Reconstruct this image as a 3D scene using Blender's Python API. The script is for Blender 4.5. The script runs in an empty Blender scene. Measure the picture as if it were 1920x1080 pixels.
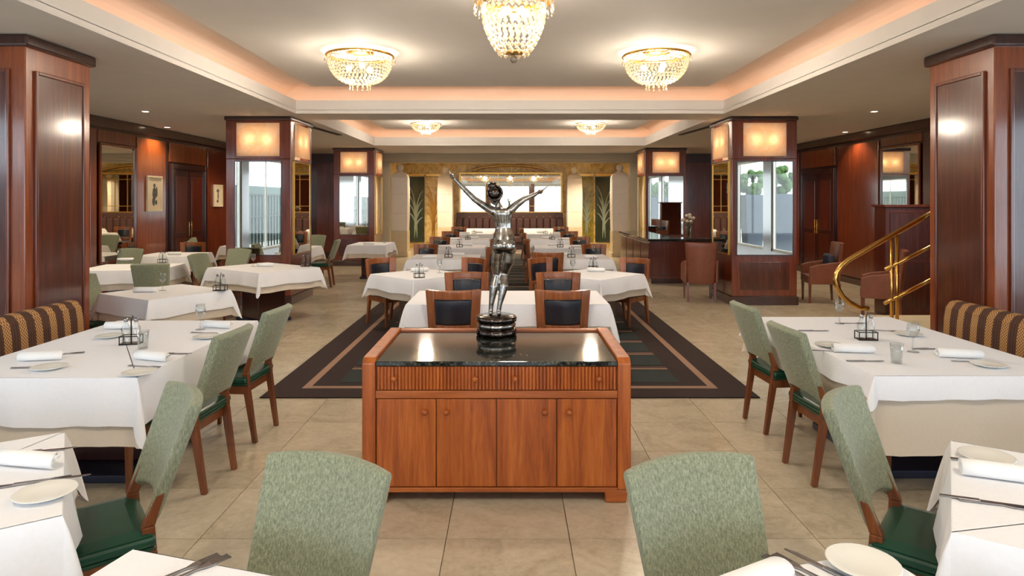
import bpy, bmesh, math, random
from mathutils import Matrix, Vector
random.seed(7)
S = bpy.context.scene
COL = S.collection
PI = math.pi
# ------------------------------------------------------------------ camera
F, CX, CY, CAMH = 1220.0, 956.0, 376.0, 1.7       # focal length and principal point in pixels of 1920x1080, eye height
cd = bpy.data.cameras.new('camera'); cam = bpy.data.objects.new('camera', cd); COL.objects.link(cam)
cam.location = (0, 0, CAMH); cam.rotation_euler = (PI/2, 0, 0)
cd.sensor_width = 36; cd.lens = F/1920*36
cd.shift_x = (960-CX)/1920; cd.shift_y = -(540-CY)/1920
cd.clip_start = 0.05; cd.clip_end = 200
S.camera = cam
# ------------------------------------------------------------------ world, exposure
S.view_settings.view_transform = 'Standard'; S.view_settings.look = 'None'
S.view_settings.gamma = 1; S.view_settings.use_curve_mapping = False
S.view_settings.exposure = 0.2
W = bpy.data.worlds.new('sky'); S.world = W; W.use_nodes = True
W.node_tree.nodes['Background'].inputs[0].default_value = (0.76, 0.88, 1.0, 1)
W.node_tree.nodes['Background'].inputs[1].default_value = 5.2
def portal(loc, rot, sx, sy):
    l = bpy.data.lights.new('window_portal', 'AREA'); l.shape = 'RECTANGLE'; l.size = sx; l.size_y = sy
    l.cycles.is_portal = True
    o = bpy.data.objects.new('window_portal', l); o.location = loc; o.rotation_euler = rot; COL.objects.link(o)
portal((-6.75, .65, 1.6), (0, -PI/2, 0), 2.5, 10.5)
portal((7.05, .05, 1.6), (0, PI/2, 0), 2.5, 10.1)
portal((0, -6.55, 1.55), (PI/2, 0, 0), 11.0, 2.7)
S.cycles.max_bounces = 6; S.cycles.diffuse_bounces = 4; S.cycles.glossy_bounces = 4
S.cycles.transmission_bounces = 4; S.cycles.transparent_max_bounces = 8
S.cycles.caustics_reflective = False; S.cycles.caustics_refractive = False
S.cycles.sample_clamp_indirect = 6.0; S.cycles.adaptive_threshold = 0.02
POWER_COVE, POWER_LAMP, POWER_BULB = 4.0, 125.0, 40.0
WARM = (1.0, 0.62, 0.30)

# ------------------------------------------------------------------ materials
def srgb(r, g, b):
    f = lambda c: (c/255/12.92) if c/255 <= 0.04045 else ((c/255+0.055)/1.055)**2.4
    return (f(r), f(g), f(b), 1)
M = {}
class NT:
    def __init__(s, name):
        m = bpy.data.materials.new(name); m.use_nodes = True; s.m = m; s.t = m.node_tree
        s.b = s.t.nodes['Principled BSDF']; s.out = s.t.nodes['Material Output']; M[name] = m
    def n(s, typ, **kw):
        x = s.t.nodes.new(typ)
        for k, v in kw.items():
            if k in x.inputs.keys(): x.inputs[k].default_value = v
            else: setattr(x, k, v)
        return x
    def l(s, a, b): s.t.links.new(a, b)
    def coords(s, scale=(1, 1, 1), kind='Object', rot=(0, 0, 0)):
        tc = s.n('ShaderNodeTexCoord'); mp = s.n('ShaderNodeMapping'); mp.inputs['Scale'].default_value = scale; mp.inputs['Rotation'].default_value = rot
        s.l(tc.outputs[kind], mp.inputs['Vector']); return mp.outputs[0]
    def noise(s, vec, scale=5, detail=4, rough=.55, dist=0):
        x = s.n('ShaderNodeTexNoise'); x.inputs['Scale'].default_value = scale; x.inputs['Detail'].default_value = detail
        x.inputs['Roughness'].default_value = rough; x.inputs['Distortion'].default_value = dist
        if vec: s.l(vec, x.inputs['Vector'])
        return x.outputs['Fac']
    def ramp(s, fac, stops):
        r = s.n('ShaderNodeValToRGB'); e = r.color_ramp.elements
        while len(e) < len(stops): e.new(.5)
        for el, (p, c) in zip(e, stops): el.position = p; el.color = c
        s.l(fac, r.inputs[0]); return r.outputs[0]
    def bump(s, fac, strength=.2, dist=.01):
        b = s.n('ShaderNodeBump'); b.inputs['Strength'].default_value = strength; b.inputs['Distance'].default_value = dist
        s.l(fac, b.inputs['Height']); s.l(b.outputs[0], s.b.inputs['Normal'])
    def math(s, op, a, b=None):
        x = s.n('ShaderNodeMath'); x.operation = op
        for i, v in enumerate((a, b)):
            if v is None: continue
            if isinstance(v, (int, float)): x.inputs[i].default_value = v
            else: s.l(v, x.inputs[i])
        return x.outputs[0]
    def base(s, c=None, rough=.5, metal=0, link=None, spec=None):
        if c: s.b.inputs['Base Color'].default_value = c
        if link: s.l(link, s.b.inputs['Base Color'])
        s.b.inputs['Roughness'].default_value = rough; s.b.inputs['Metallic'].default_value = metal
        if spec is not None: s.b.inputs['Specular IOR Level'].default_value = spec

def plain(name, c, rough=.5, metal=0, nscale=0, namp=.08, spec=None, bump=0):
    t = NT(name); v = t.coords()
    f = t.noise(v, nscale or 6, 3)
    k = lambda a: tuple(min(1, x*a) for x in c[:3])+(1,)
    t.base(rough=rough, metal=metal, link=t.ramp(f, [(.3, k(1-namp)), (.7, k(1+namp))]), spec=spec)
    if bump: t.bump(t.noise(v, (nscale or 6)*6, 4), bump, .004)
    return t.m
def wood(name, dark, light, rough=.35, axis='z', scale=1.0, red=None, coat=0.0, knot=0):
    t = NT(name)
    sc = {'z': (14, 14, .9), 'x': (.9, 14, 14), 'y': (14, .9, 14)}[axis]
    v = t.coords(tuple(a*scale for a in sc))
    f = t.noise(v, 1.6, 6, .6, .6 + knot)
    g = t.noise(t.coords(tuple(a*scale*4 for a in sc)), 3, 3, .6, 0)
    mix = t.math('ADD', t.math('MULTIPLY', f, .75), t.math('MULTIPLY', g, .25))
    t.base(rough=rough, link=t.ramp(mix, [(.30, dark), (.52, red or light), (.72, light)]))
    t.b.inputs['Coat Weight'].default_value = coat; t.b.inputs['Coat Roughness'].default_value = .12
    t.bump(g, .05, .002)
    return t.m
wood('mahogany', srgb(74, 28, 14), srgb(136, 64, 30), .32, red=srgb(106, 44, 20), coat=.9)
wood('mahogany_dark', srgb(40, 15, 12), srgb(74, 31, 22), .3, red=srgb(56, 22, 15), coat=.9)
wood('mahogany_amber', srgb(108, 46, 16), srgb(166, 88, 36), .32, red=srgb(136, 64, 24), coat=.9)
wood('burl', srgb(52, 18, 10), srgb(112, 52, 26), .28, red=srgb(78, 30, 16), coat=.9, scale=.35, knot=3)
wood('teak', srgb(122, 52, 14), srgb(204, 118, 48), .38, red=srgb(174, 90, 30), coat=.15)
wood('teak_x', srgb(138, 68, 24), srgb(196, 116, 54), .38, axis='x', red=srgb(168, 90, 38), coat=.15)
wood('teak_y', srgb(138, 68, 24), srgb(196, 116, 54), .38, axis='y', red=srgb(168, 90, 38), coat=.15)
wood('chair_wood', srgb(92, 48, 24), srgb(146, 88, 46), .36, red=srgb(118, 64, 32), coat=.15)
wood('frame_wood', srgb(112, 60, 30), srgb(182, 114, 66), .34, red=srgb(146, 84, 46), coat=.2)
wood('counter_wood', srgb(72, 28, 18), srgb(112, 52, 32), .34, red=srgb(92, 38, 24), coat=.9)
plain('plaster', srgb(224, 218, 211), .85, nscale=3, namp=.02)
plain('plaster_cream', srgb(206, 190, 160), .8, nscale=3, namp=.03)
plain('white_stone', srgb(226, 216, 204), .6, nscale=4, namp=.04)
plain('step_stone', srgb(206, 190, 160), .4, nscale=8, namp=.06)
plain('grout', srgb(150, 132, 108), .8, nscale=20)
plain('linen', srgb(240, 241, 246), .9, nscale=60, namp=.015, bump=.06)
plain('linen_cream', srgb(222, 210, 194), .9, nscale=60, namp=.02, bump=.06)
plain('napkin', srgb(246, 246, 246), .9, nscale=40, namp=.01, bump=.1)
plain('porcelain', srgb(238, 238, 232), .18, nscale=3, namp=.01)
plain('green_leather', srgb(18, 66, 50), .3, nscale=14, namp=.12, bump=.05)
plain('navy_leather', srgb(26, 30, 42), .34, nscale=14, namp=.1, bump=.05)
plain('brown_leather', srgb(122, 70, 50), .42, nscale=10, namp=.1, bump=.05)
plain('dark_bench', srgb(74, 44, 38), .45, nscale=12, namp=.1, bump=.05)
plain('blue_cushion', srgb(46, 52, 72), .8, nscale=30, namp=.1, bump=.1)
plain('brass', srgb(222, 176, 96), .22, 1, nscale=3, namp=.03)
plain('gilt', srgb(206, 160, 80), .3, 1, nscale=5, namp=.05)
plain('steel', srgb(168, 168, 172), .22, 1, nscale=4, namp=.03)
plain('dark_iron', srgb(40, 38, 38), .4, .6, nscale=6)
plain('navy_plate', srgb(52, 56, 76), .3, .3, nscale=4)
plain('planter_grey', srgb(80, 88, 102), .7, nscale=4, namp=.05)
plain('court_wall', srgb(84, 98, 94), .9, nscale=2, namp=.1)
plain('bark', srgb(90, 66, 44), .9, nscale=12, namp=.2)
plain('terrace_stone', srgb(190, 188, 180), .8, nscale=3, namp=.05)
plain('facade', srgb(214, 220, 214), .8, nscale=2, namp=.04)
plain('iron_rail', srgb(44, 54, 54), .5, .2, nscale=4)
plain('hedge', srgb(62, 96, 34), .7, nscale=9, namp=.4)
plain('rug_brown', srgb(40, 24, 22), .95, nscale=80, namp=.2, bump=.2)
plain('rug_tan', srgb(150, 118, 98), .95, nscale=80, namp=.12, bump=.2)
plain('rug_teal', srgb(34, 44, 44), .95, nscale=60, namp=.25, bump=.2)
plain('rug_mauve', srgb(84, 62, 56), .95, nscale=60, namp=.2, bump=.2)
plain('curtain', srgb(228, 226, 220), .9, nscale=5, namp=.03)
plain('paper', srgb(222, 206, 176), .85, nscale=5, namp=.03)
plain('ink', srgb(92, 92, 84), .85, nscale=25, namp=.5)
plain('slot_dark', srgb(30, 24, 20), .6, nscale=4)
plain('flower', srgb(228, 214, 190), .8, nscale=12, namp=.1)
plain('leaf', srgb(62, 96, 40), .6, nscale=12, namp=.3)
plain('screen_dark', srgb(54, 46, 44), .35, nscale=4)
plain('bottle_green', srgb(30, 44, 30), .1, nscale=4)
# green upholstery: vertical slub weave
t = NT('green_fabric'); v = t.coords((90, 90, 14)); f = t.noise(v, 2.2, 4, .65); f2 = t.noise(t.coords((260, 260, 260)), 1, 2)
t.base(rough=.92, link=t.ramp(t.math('ADD', t.math('MULTIPLY', f, .7), t.math('MULTIPLY', f2, .3)), [(.34, srgb(98, 106, 86)), (.5, srgb(132, 138, 114)), (.66, srgb(164, 167, 143))]))
t.b.inputs['Sheen Weight'].default_value = .2
t.bump(f2, .35, .004)
# striped bench fabric: broad dark and gold stripes across the bench, gold ones with a small lattice
t = NT('stripe_fabric'); tc = t.n('ShaderNodeTexCoord'); sx = t.n('ShaderNodeSeparateXYZ'); t.l(tc.outputs['Object'], sx.inputs[0])
ph = t.math('FRACT', t.math('DIVIDE', sx.outputs['Y'], .15))
gold = t.math('MULTIPLY', t.math('GREATER_THAN', ph, .5), t.math('LESS_THAN', ph, .97))
thin = t.math('LESS_THAN', t.math('ABSOLUTE', t.math('SUBTRACT', t.math('FRACT', t.math('MULTIPLY', ph, 6)), .5)), .12)
z = t.math('ADD', sx.outputs['Z'], t.math('MULTIPLY', sx.outputs['X'], .6))
d1 = t.math('SINE', t.math('MULTIPLY', t.math('ADD', sx.outputs['Y'], z), 260)); d2 = t.math('SINE', t.math('MULTIPLY', t.math('SUBTRACT', sx.outputs['Y'], z), 260))
lat = t.math('GREATER_THAN', t.math('MAXIMUM', d1, d2), .55)
mg = t.n('ShaderNodeMix', data_type='RGBA'); mg.inputs['A'].default_value = srgb(112, 76, 48); mg.inputs['B'].default_value = srgb(196, 150, 92); t.l(lat, mg.inputs['Factor'])
md = t.n('ShaderNodeMix', data_type='RGBA'); md.inputs['A'].default_value = srgb(66, 38, 26); md.inputs['B'].default_value = srgb(92, 56, 38); t.l(thin, md.inputs['Factor'])
mm = t.n('ShaderNodeMix', data_type='RGBA'); t.l(gold, mm.inputs['Factor']); t.l(md.outputs['Result'], mm.inputs['A']); t.l(mg.outputs['Result'], mm.inputs['B'])
t.base(rough=.85, link=mm.outputs['Result'])
# floor tile: beige marble, every tile a little different
def tilemat(name, c1, c2, c3, rough):
    t = NT(name); oi = t.n('ShaderNodeObjectInfo'); tc = t.n('ShaderNodeTexCoord'); add = t.n('ShaderNodeVectorMath', operation='ADD')
    geo = t.n('ShaderNodeNewGeometry'); sc = t.n('ShaderNodeVectorMath', operation='SCALE'); sc.inputs['Scale'].default_value = 37.0
    cmb = t.n('ShaderNodeCombineXYZ'); t.l(oi.outputs['Random'], cmb.inputs[0]); t.l(oi.outputs['Random'], cmb.inputs[1]); t.l(cmb.outputs[0], sc.inputs[0])
    t.l(geo.outputs['Position'], add.inputs[0]); t.l(sc.outputs[0], add.inputs[1])
    f = t.noise(add.outputs[0], 3.2, 8, .68, 1.2); g = t.noise(add.outputs[0], 26, 4, .6, .3)
    mix = t.math('ADD', t.math('ADD', t.math('MULTIPLY', f, .62), t.math('MULTIPLY', g, .30)), t.math('MULTIPLY', t.math('SUBTRACT', oi.outputs['Random'], .5), .10))
    t.base(rough=rough, link=t.ramp(mix, [(.30, c1), (.46, c2), (.62, c3)]))
    t.b.inputs['Coat Weight'].default_value = .25; t.b.inputs['Coat Roughness'].default_value = .1
tilemat('tile', srgb(180, 166, 142), srgb(202, 190, 166), srgb(218, 206, 184), .24)
# polished black granite
t = NT('granite'); v = t.coords(); f = t.noise(v, 60, 6, .7); g = t.noise(v, 9, 4)
t.base(rough=.07, link=t.ramp(t.math('ADD', t.math('MULTIPLY', f, .7), t.math('MULTIPLY', g, .3)), [(.44, srgb(18, 22, 22)), (.54, srgb(46, 50, 46)), (.66, srgb(132, 122, 102))]))
t.b.inputs['Specular IOR Level'].default_value = .42
# gold veined marble
t = NT('gold_marble'); v = t.coords(); f = t.noise(v, 2.4, 8, .7, 2.0)
t.base(rough=.25, link=t.ramp(f, [(.32, srgb(164, 128, 62)), (.48, srgb(208, 176, 106)), (.62, srgb(228, 206, 148)), (.74, srgb(186, 152, 78))]))
t = NT('olive_glass'); v = t.coords(); f = t.noise(v, 3, 6, .7, 2.0)
t.base(rough=.15, link=t.ramp(f, [(.35, srgb(96, 88, 24)), (.6, srgb(158, 142, 52))]))
plain('green_glass', srgb(44, 58, 50), .12, nscale=3, namp=.25)
plain('etch', srgb(150, 164, 150), .5, nscale=6)
# old silver of the statue
t = NT('silver'); v = t.coords(); f = t.noise(v, 26, 4); t.base(rough=.2, metal=1, link=t.ramp(f, [(.35, srgb(120, 114, 108)), (.6, srgb(182, 178, 172))]))
t = NT('bronze_dark'); v = t.coords(); f = t.noise(v, 26, 4); t.base(rough=.18, metal=1, link=t.ramp(f, [(.35, srgb(56, 48, 44)), (.6, srgb(96, 86, 80))]))
t = NT('mirror'); t.base(srgb(226, 224, 214), .015, 1)
# thin clear glass (drinking glasses, panes): mostly transparent with a Fresnel shine
def thin_glass(name, tint, minr=.06, k=.55):
    t = NT(name); tr = t.n('ShaderNodeBsdfTransparent'); tr.inputs[0].default_value = tint
    gl = t.n('ShaderNodeBsdfGlossy'); gl.inputs['Roughness'].default_value = .03
    lw = t.n('ShaderNodeLayerWeight'); lw.inputs[0].default_value = .35
    mx = t.n('ShaderNodeMixShader'); t.l(t.math('MULTIPLY', t.math('ADD', lw.outputs['Facing'], minr), k), mx.inputs[0]); t.l(tr.outputs[0], mx.inputs[1]); t.l(gl.outputs[0], mx.inputs[2])
    t.l(mx.outputs[0], t.out.inputs[0]); return t.m
thin_glass('glass', (.94, .96, .96, 1)); thin_glass('pane', (.97, .98, .98, 1), .02, .08)
# cut crystal: translucent, shiny and partly clear, lit from inside by the bulbs
t = NT('crystal'); a = t.n('ShaderNodeBsdfTranslucent'); a.inputs[0].default_value = (.36, .28, .17, 1); b = t.n('ShaderNodeBsdfGlossy'); b.inputs['Roughness'].default_value = .08
c = t.n('ShaderNodeBsdfTransparent'); c.inputs[0].default_value = (1, .97, .92, 1); d = t.n('ShaderNodeBsdfDiffuse'); d.inputs[0].default_value = (.36, .31, .23, 1)
m1 = t.n('ShaderNodeMixShader'); m1.inputs[0].default_value = .3; m2 = t.n('ShaderNodeMixShader'); m2.inputs[0].default_value = .38; m3 = t.n('ShaderNodeMixShader'); m3.inputs[0].default_value = .2
t.l(a.outputs[0], m1.inputs[1]); t.l(b.outputs[0], m1.inputs[2]); t.l(m1.outputs[0], m2.inputs[1]); t.l(c.outputs[0], m2.inputs[2]); t.l(m2.outputs[0], m3.inputs[1]); t.l(d.outputs[0], m3.inputs[2]); t.l(m3.outputs[0], t.out.inputs[0])
# alabaster lamp panel: lets the bulbs behind it shine through
t = NT('alabaster'); v = t.coords(); f = t.noise(v, 7, 6, .65, 1.0); cr = t.ramp(f, [(.35, srgb(250, 226, 196)), (.6, srgb(255, 246, 232))])
a = t.n('ShaderNodeBsdfTranslucent'); b = t.n('ShaderNodeBsdfDiffuse'); t.l(cr, a.inputs[0]); t.l(cr, b.inputs[0]); mx = t.n('ShaderNodeMixShader'); mx.inputs[0].default_value = .3
t.l(a.outputs[0], mx.inputs[1]); t.l(b.outputs[0], mx.inputs[2]); t.l(mx.outputs[0], t.out.inputs[0])
def emit(name, c, s):
    t = NT(name); e = t.n('ShaderNodeEmission'); e.inputs[0].default_value = c+(1,); e.inputs[1].default_value = s; t.l(e.outputs[0], t.out.inputs[0])
emit('cove_tube', (1.0, .43, .18), POWER_COVE); emit('bulb', (1.0, .78, .46), POWER_BULB); emit('panel_bulb', (1.0, .76, .46), 105.0)
emit('bulb_white', (1.0, .84, .62), 60.0); emit('downlight', (1.0, .80, .52), 7.0)

# ------------------------------------------------------------------ mesh builder
class MB:
    def __init__(s): s.v = []; s.f = []; s.sm = []
    def add(s, vs, fs, smooth=False, mat=None):
        o = len(s.v)
        s.v += [tuple(mat @ Vector(p)) if mat else tuple(p) for p in vs]
        s.f += [tuple(i+o for i in f) for f in fs]; s.sm += [smooth]*len(fs); return s
    def box(s, x0, x1, y0, y1, z0, z1, mat=None):
        vs = [(x, y, z) for z in (z0, z1) for y in (y0, y1) for x in (x0, x1)]
        return s.add(vs, [(0, 2, 3, 1), (4, 5, 7, 6), (0, 1, 5, 4), (2, 6, 7, 3), (0, 4, 6, 2), (1, 3, 7, 5)], False, mat)
    def frustum(s, c0, w0, d0, z0, c1, w1, d1, z1, mat=None):
        vs = []
        for (c, w, d, z) in ((c0, w0, d0, z0), (c1, w1, d1, z1)):
            vs += [(c[0]-w/2, c[1]-d/2, z), (c[0]+w/2, c[1]-d/2, z), (c[0]-w/2, c[1]+d/2, z), (c[0]+w/2, c[1]+d/2, z)]
        return s.add(vs, [(0, 2, 3, 1), (4, 5, 7, 6), (0, 1, 5, 4), (2, 6, 7, 3), (0, 4, 6, 2), (1, 3, 7, 5)], False, mat)
    def lathe(s, prof, n=24, c=(0, 0), smooth=True, cap=True, mat=None):
        vs = [(c[0]+r*math.cos(2*PI*i/n), c[1]+r*math.sin(2*PI*i/n), z) for r, z in prof for i in range(n)]
        fs = []
        for k in range(len(prof)-1):
            for i in range(n):
                a, b = k*n+i, k*n+(i+1) % n; fs.append((a, b, b+n, a+n))
        if cap:
            fs.append(tuple(range(n-1, -1, -1))); fs.append(tuple((len(prof)-1)*n+i for i in range(n)))
        return s.add(vs, fs, smooth, mat)
    def tube(s, pts, r, n=8, closed=False, mat=None):
        P = [Vector(p) for p in pts]; R = r if isinstance(r, (list, tuple)) else [r]*len(P)
        vs = []; m = len(P); up = None
        for i, p in enumerate(P):
            a = P[i-1] if (i > 0 or closed) else P[i]; b = P[(i+1) % m] if (i < m-1 or closed) else P[i]
            d = (b-a).normalized()
            if up is None:
                up = Vector((0, 0, 1)) if abs(d.z) < .9 else Vector((1, 0, 0))
            x = d.cross(up).normalized(); y = x.cross(d).normalized(); up = y
            vs += [tuple(p + x*R[i]*math.cos(2*PI*k/n) + y*R[i]*math.sin(2*PI*k/n)) for k in range(n)]
        fs = []
        for i in range(m if closed else m-1):
            for k in range(n):
                a = i*n+k; b = i*n+(k+1) % n; j = ((i+1) % m)*n
                fs.append((a, b, j+(k+1) % n, j+k))
        if not closed: fs.append(tuple(range(n-1, -1, -1))); fs.append(tuple((m-1)*n+k for k in range(n)))
        return s.add(vs, fs, True, mat)
    def ball(s, c, r, n=10, m=7, mat=None):
        rr = r if isinstance(r, (list, tuple)) else (r, r, r)
        vs = [(c[0], c[1], c[2]-rr[2])]
        for j in range(1, m):
            th = PI*j/m
            for i in range(n):
                ph = 2*PI*i/n; vs.append((c[0]+rr[0]*math.sin(th)*math.cos(ph), c[1]+rr[1]*math.sin(th)*math.sin(ph), c[2]-rr[2]*math.cos(th)))
        vs.append((c[0], c[1], c[2]+rr[2])); L = len(vs)-1; fs = []
        for i in range(n):
            fs.append((0, 1+(i+1) % n, 1+i)); fs.append((L, L-n+i, L-n+(i+1) % n))
            for j in range(m-2):
                a = 1+j*n+i; b = 1+j*n+(i+1) % n; fs.append((a, b, b+n, a+n))
        return s.add(vs, fs, True, mat)
    def octa(s, c, r, h):
        x, y, z = c
        return s.add([(x+r, y, z), (x, y+r, z), (x-r, y, z), (x, y-r, z), (x, y, z+h), (x, y, z-h)], [(0, 1, 4), (1, 2, 4), (2, 3, 4), (3, 0, 4), (1, 0, 5), (2, 1, 5), (3, 2, 5), (0, 3, 5)])
    def prism(s, poly, lo, hi, axis='z', mat=None):
        n = len(poly); pt = {'z': lambda a, b, h: (a, b, h), 'y': lambda a, b, h: (a, h, b), 'x': lambda a, b, h: (h, a, b)}[axis]
        vs = [pt(a, b, lo) for a, b in poly]+[pt(a, b, hi) for a, b in poly]
        fs = [tuple(range(n)), tuple(range(2*n-1, n-1, -1))]+[(i, i+n, (i+1) % n+n, (i+1) % n) for i in range(n)]
        return s.add(vs, fs, False, mat)
    def sheet(s, fn, nu, nv, thick, smooth=True):
        """closed curved slab: fn(a,b) -> point and normal for a,b in 0..1"""
        A = []; B = []
        for j in range(nv+1):
            for i in range(nu+1):
                p, n = fn(i/nu, j/nv); p = Vector(p); n = Vector(n).normalized()
                A.append(tuple(p+n*thick/2)); B.append(tuple(p-n*thick/2))
        N = len(A); w = nu+1; fs = []
        for j in range(nv):
            for i in range(nu):
                a = j*w+i; fs.append((a, a+1, a+w+1, a+w)); fs.append((N+a, N+a+w, N+a+w+1, N+a+1))
        o = len(s.v); s.add(A+B, fs, smooth)
        rim = []
        for i in range(nu): rim += [(i, N+i, N+i+1, i+1), (nv*w+i, nv*w+i+1, N+nv*w+i+1, N+nv*w+i)]
        for j in range(nv): rim += [(j*w, (j+1)*w, N+(j+1)*w, N+j*w), (j*w+nu, N+j*w+nu, N+(j+1)*w+nu, (j+1)*w+nu)]
        s.f += [tuple(k+o for k in f) for f in rim]; s.sm += [False]*len(rim); return s
    def mesh(s, name):
        me = bpy.data.meshes.new(name); me.from_pydata(s.v, [], s.f); me.polygons.foreach_set('use_smooth', s.sm)
        bm = bmesh.new(); bm.from_mesh(me); bmesh.ops.recalc_face_normals(bm, faces=bm.faces); bm.to_mesh(me); bm.free(); me.update(); return me
    def build(s, name, mat, parent=None, loc=(0, 0, 0), rz=0, bevel=0, seg=2):
        me = s.mesh(name); me.materials.append(M[mat]); o = bpy.data.objects.new(name, me); COL.objects.link(o)
        o.location = loc; o.rotation_euler = (0, 0, rz)
        if parent: o.parent = parent
        if bevel:
            b = o.modifiers.new('bevel', 'BEVEL'); b.width = bevel; b.segments = seg; b.limit_method = 'ANGLE'; b.angle_limit = .6
        return o
def box(x0, x1, y0, y1, z0, z1): return MB().box(x0, x1, y0, y1, z0, z1)
def empty(name, loc=(0, 0, 0), rz=0):
    o = bpy.data.objects.new(name, None); COL.objects.link(o); o.location = loc; o.rotation_euler = (0, 0, rz); o.empty_display_size = .1; return o
def tag(o, label=None, cat=None, group=None, kind=None):
    if label: o['label'] = label
    if cat: o['category'] = cat
    if group: o['group'] = group
    if kind: o['kind'] = kind
    return o
def thing(name, label, cat, loc=(0, 0, 0), rz=0, group=None): return tag(empty(name, loc, rz), label, cat, group)
def struct(o, label=None): return tag(o, label, kind='structure')
def copy_tree(o, parent=None):
    c = o.copy(); COL.objects.link(c); c.parent = parent
    for ch in list(o.children): copy_tree(ch, c)
    return c
used = set()
def place(proto, loc, rz, label, group=None):
    if proto.name in used: o = copy_tree(proto)
    else: o = proto; used.add(proto.name)
    o.location = loc; o.rotation_euler = (0, 0, rz); o['label'] = label
    if group: o['group'] = group
    return o
# ------------------------------------------------------------------ the setting
XL, XR, YF, YA, YB, HC = -6.7, 7.0, -6.5, 19.0, 23.5, 3.07     # side walls, wall behind the eye, aisle end, back wall, ceiling
TX, TY, TX0, TY0 = .62, .5717, -.32, 3.271
floor = struct(box(XL-.15, XR+.15, YF-.15, YB+.15, -.12, -.010).build('floor', 'grout'), 'polished beige marble tile floor')
tile_me = None; spots = []
i0, i1 = math.floor((XL-TX0)/TX), math.ceil((XR-TX0)/TX); j0, j1 = math.floor((YF-TY0)/TY), math.ceil((YB-TY0)/TY)
for i in range(i0, i1):
    for j in range(j0, j1):
        x0, y0 = TX0+i*TX, TY0+j*TY; x1, y1 = x0+TX, y0+TY; xc, yc = (x0+x1)/2, (y0+y1)/2
        full = x0 >= XL and x1 <= XR and y0 >= YF and y1 <= YB
        seen = yc > 2.8 and abs(CX+F*xc/yc-960) < 1040 and CY+F*CAMH/yc < 1180
        rug = x0 > -2.15 and x1 < 2.15 and y0 > 5.6 and y1 < 21
        spots.append(((yc if (seen and full and not rug) else 1e6+j), x0, x1, y0, y1))
spots.sort()
rest = MB()
G = .0022
for k, (key, x0, x1, y0, y1) in enumerate(spots):
    if k < 300 and key < 1e5:
        if tile_me is None:
            tile_me = box(-TX/2+G, TX/2-G, -TY/2+G, TY/2-G, -.012, 0).mesh('tile'); tile_me.materials.append(M['tile'])
        o = bpy.data.objects.new('tile', tile_me); COL.objects.link(o); o.parent = floor; o.location = ((x0+x1)/2, (y0+y1)/2, 0)
    else:
        a, b, c, d = max(x0, XL)+G, min(x1, XR)-G, max(y0, YF)+G, min(y1, YB)-G
        if b > a and d > c: rest.box(a, b, c, d, -.012, 0)
tag(rest.build('tile_field', 'tile', floor), kind='stuff')

# ceiling: soffit, two recessed coffers with a lit cove
COFFERS = [(3.37, -5.0, 10.25), (3.37, 11.05, 16.2)]
ceiling = struct(box(XL-.15, XR+.15, YF-.15, YB+.15, 3.62, 3.75).build('ceiling', 'plaster'), 'warm white plaster ceiling with two recessed coffers')
def slab(x0, x1, y0, y1): return box(x0, x1, y0, y1, HC, HC+.06)
for a in ((XL-.1, -3.37, YF-.1, YB+.1), (3.37, XR+.1, YF-.1, YB+.1), (-3.37, 3.37, YF-.1, -5.0), (-3.37, 3.37, 10.25, 11.05), (-3.37, 3.37, 16.2, YB+.1)):
    slab(*a).build('soffit_panel', 'plaster', ceiling)
def loop(prof, X, Y0, Y1, smooth=True):
    m = MB(); vs = []
    for d, z in prof: vs += [(-X-d, Y0-d, z), (X+d, Y0-d, z), (X+d, Y1+d, z), (-X-d, Y1+d, z)]
    fs = [(k*4+i, k*4+(i+1) % 4, (k+1)*4+(i+1) % 4, (k+1)*4+i) for k in range(len(prof)-1) for i in range(4)]
    m.v = vs; m.f = fs; m.sm = [smooth]*len(fs); return m
for X, Y0, Y1 in COFFERS:
    lip = [(.055, HC)] + [(.055-.055*math.sin(a*PI/12), HC+.055-.055*math.cos(a*PI/12)) for a in range(7)] + [(0, 3.28), (.03, 3.28), (.03, HC+.06)]
    loop(lip, X, Y0, Y1, False).build('cove_lip', 'plaster', ceiling)
    arc = [(.36, HC+.05)] + [(.36-.68*(1-math.cos(a*PI/24)), HC+.09+.38*math.sin(a*PI/24)) for a in range(13)] + [(-.345, 3.44)]
    loop(arc, X, Y0, Y1, False).build('cove', 'plaster', ceiling)
    box(-X+.34, X-.34, Y0+.34, Y1-.34, 3.44, 3.5).build('coffer_panel', 'plaster', ceiling)
    tb = loop([(.13+.02*math.cos(a*PI/4), 3.16+.02*math.sin(a*PI/4)) for a in range(9)], X, Y0, Y1).build('cove_tube', 'cove_tube', ceiling)
# dark slots in the soffit beside the lamp pillars
for sx in (-1, 1):
    tag(box(-.05, .05, -.8, .8, -.012, .0).build('ceiling_vent', 'slot_dark', None, (sx*3.62, 12.75, HC), sx*.1), 'thin dark ceiling slot %s of the central coffer' % ('left' if sx < 0 else 'right'), 'ceiling vent', 'ceiling slots')

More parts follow.
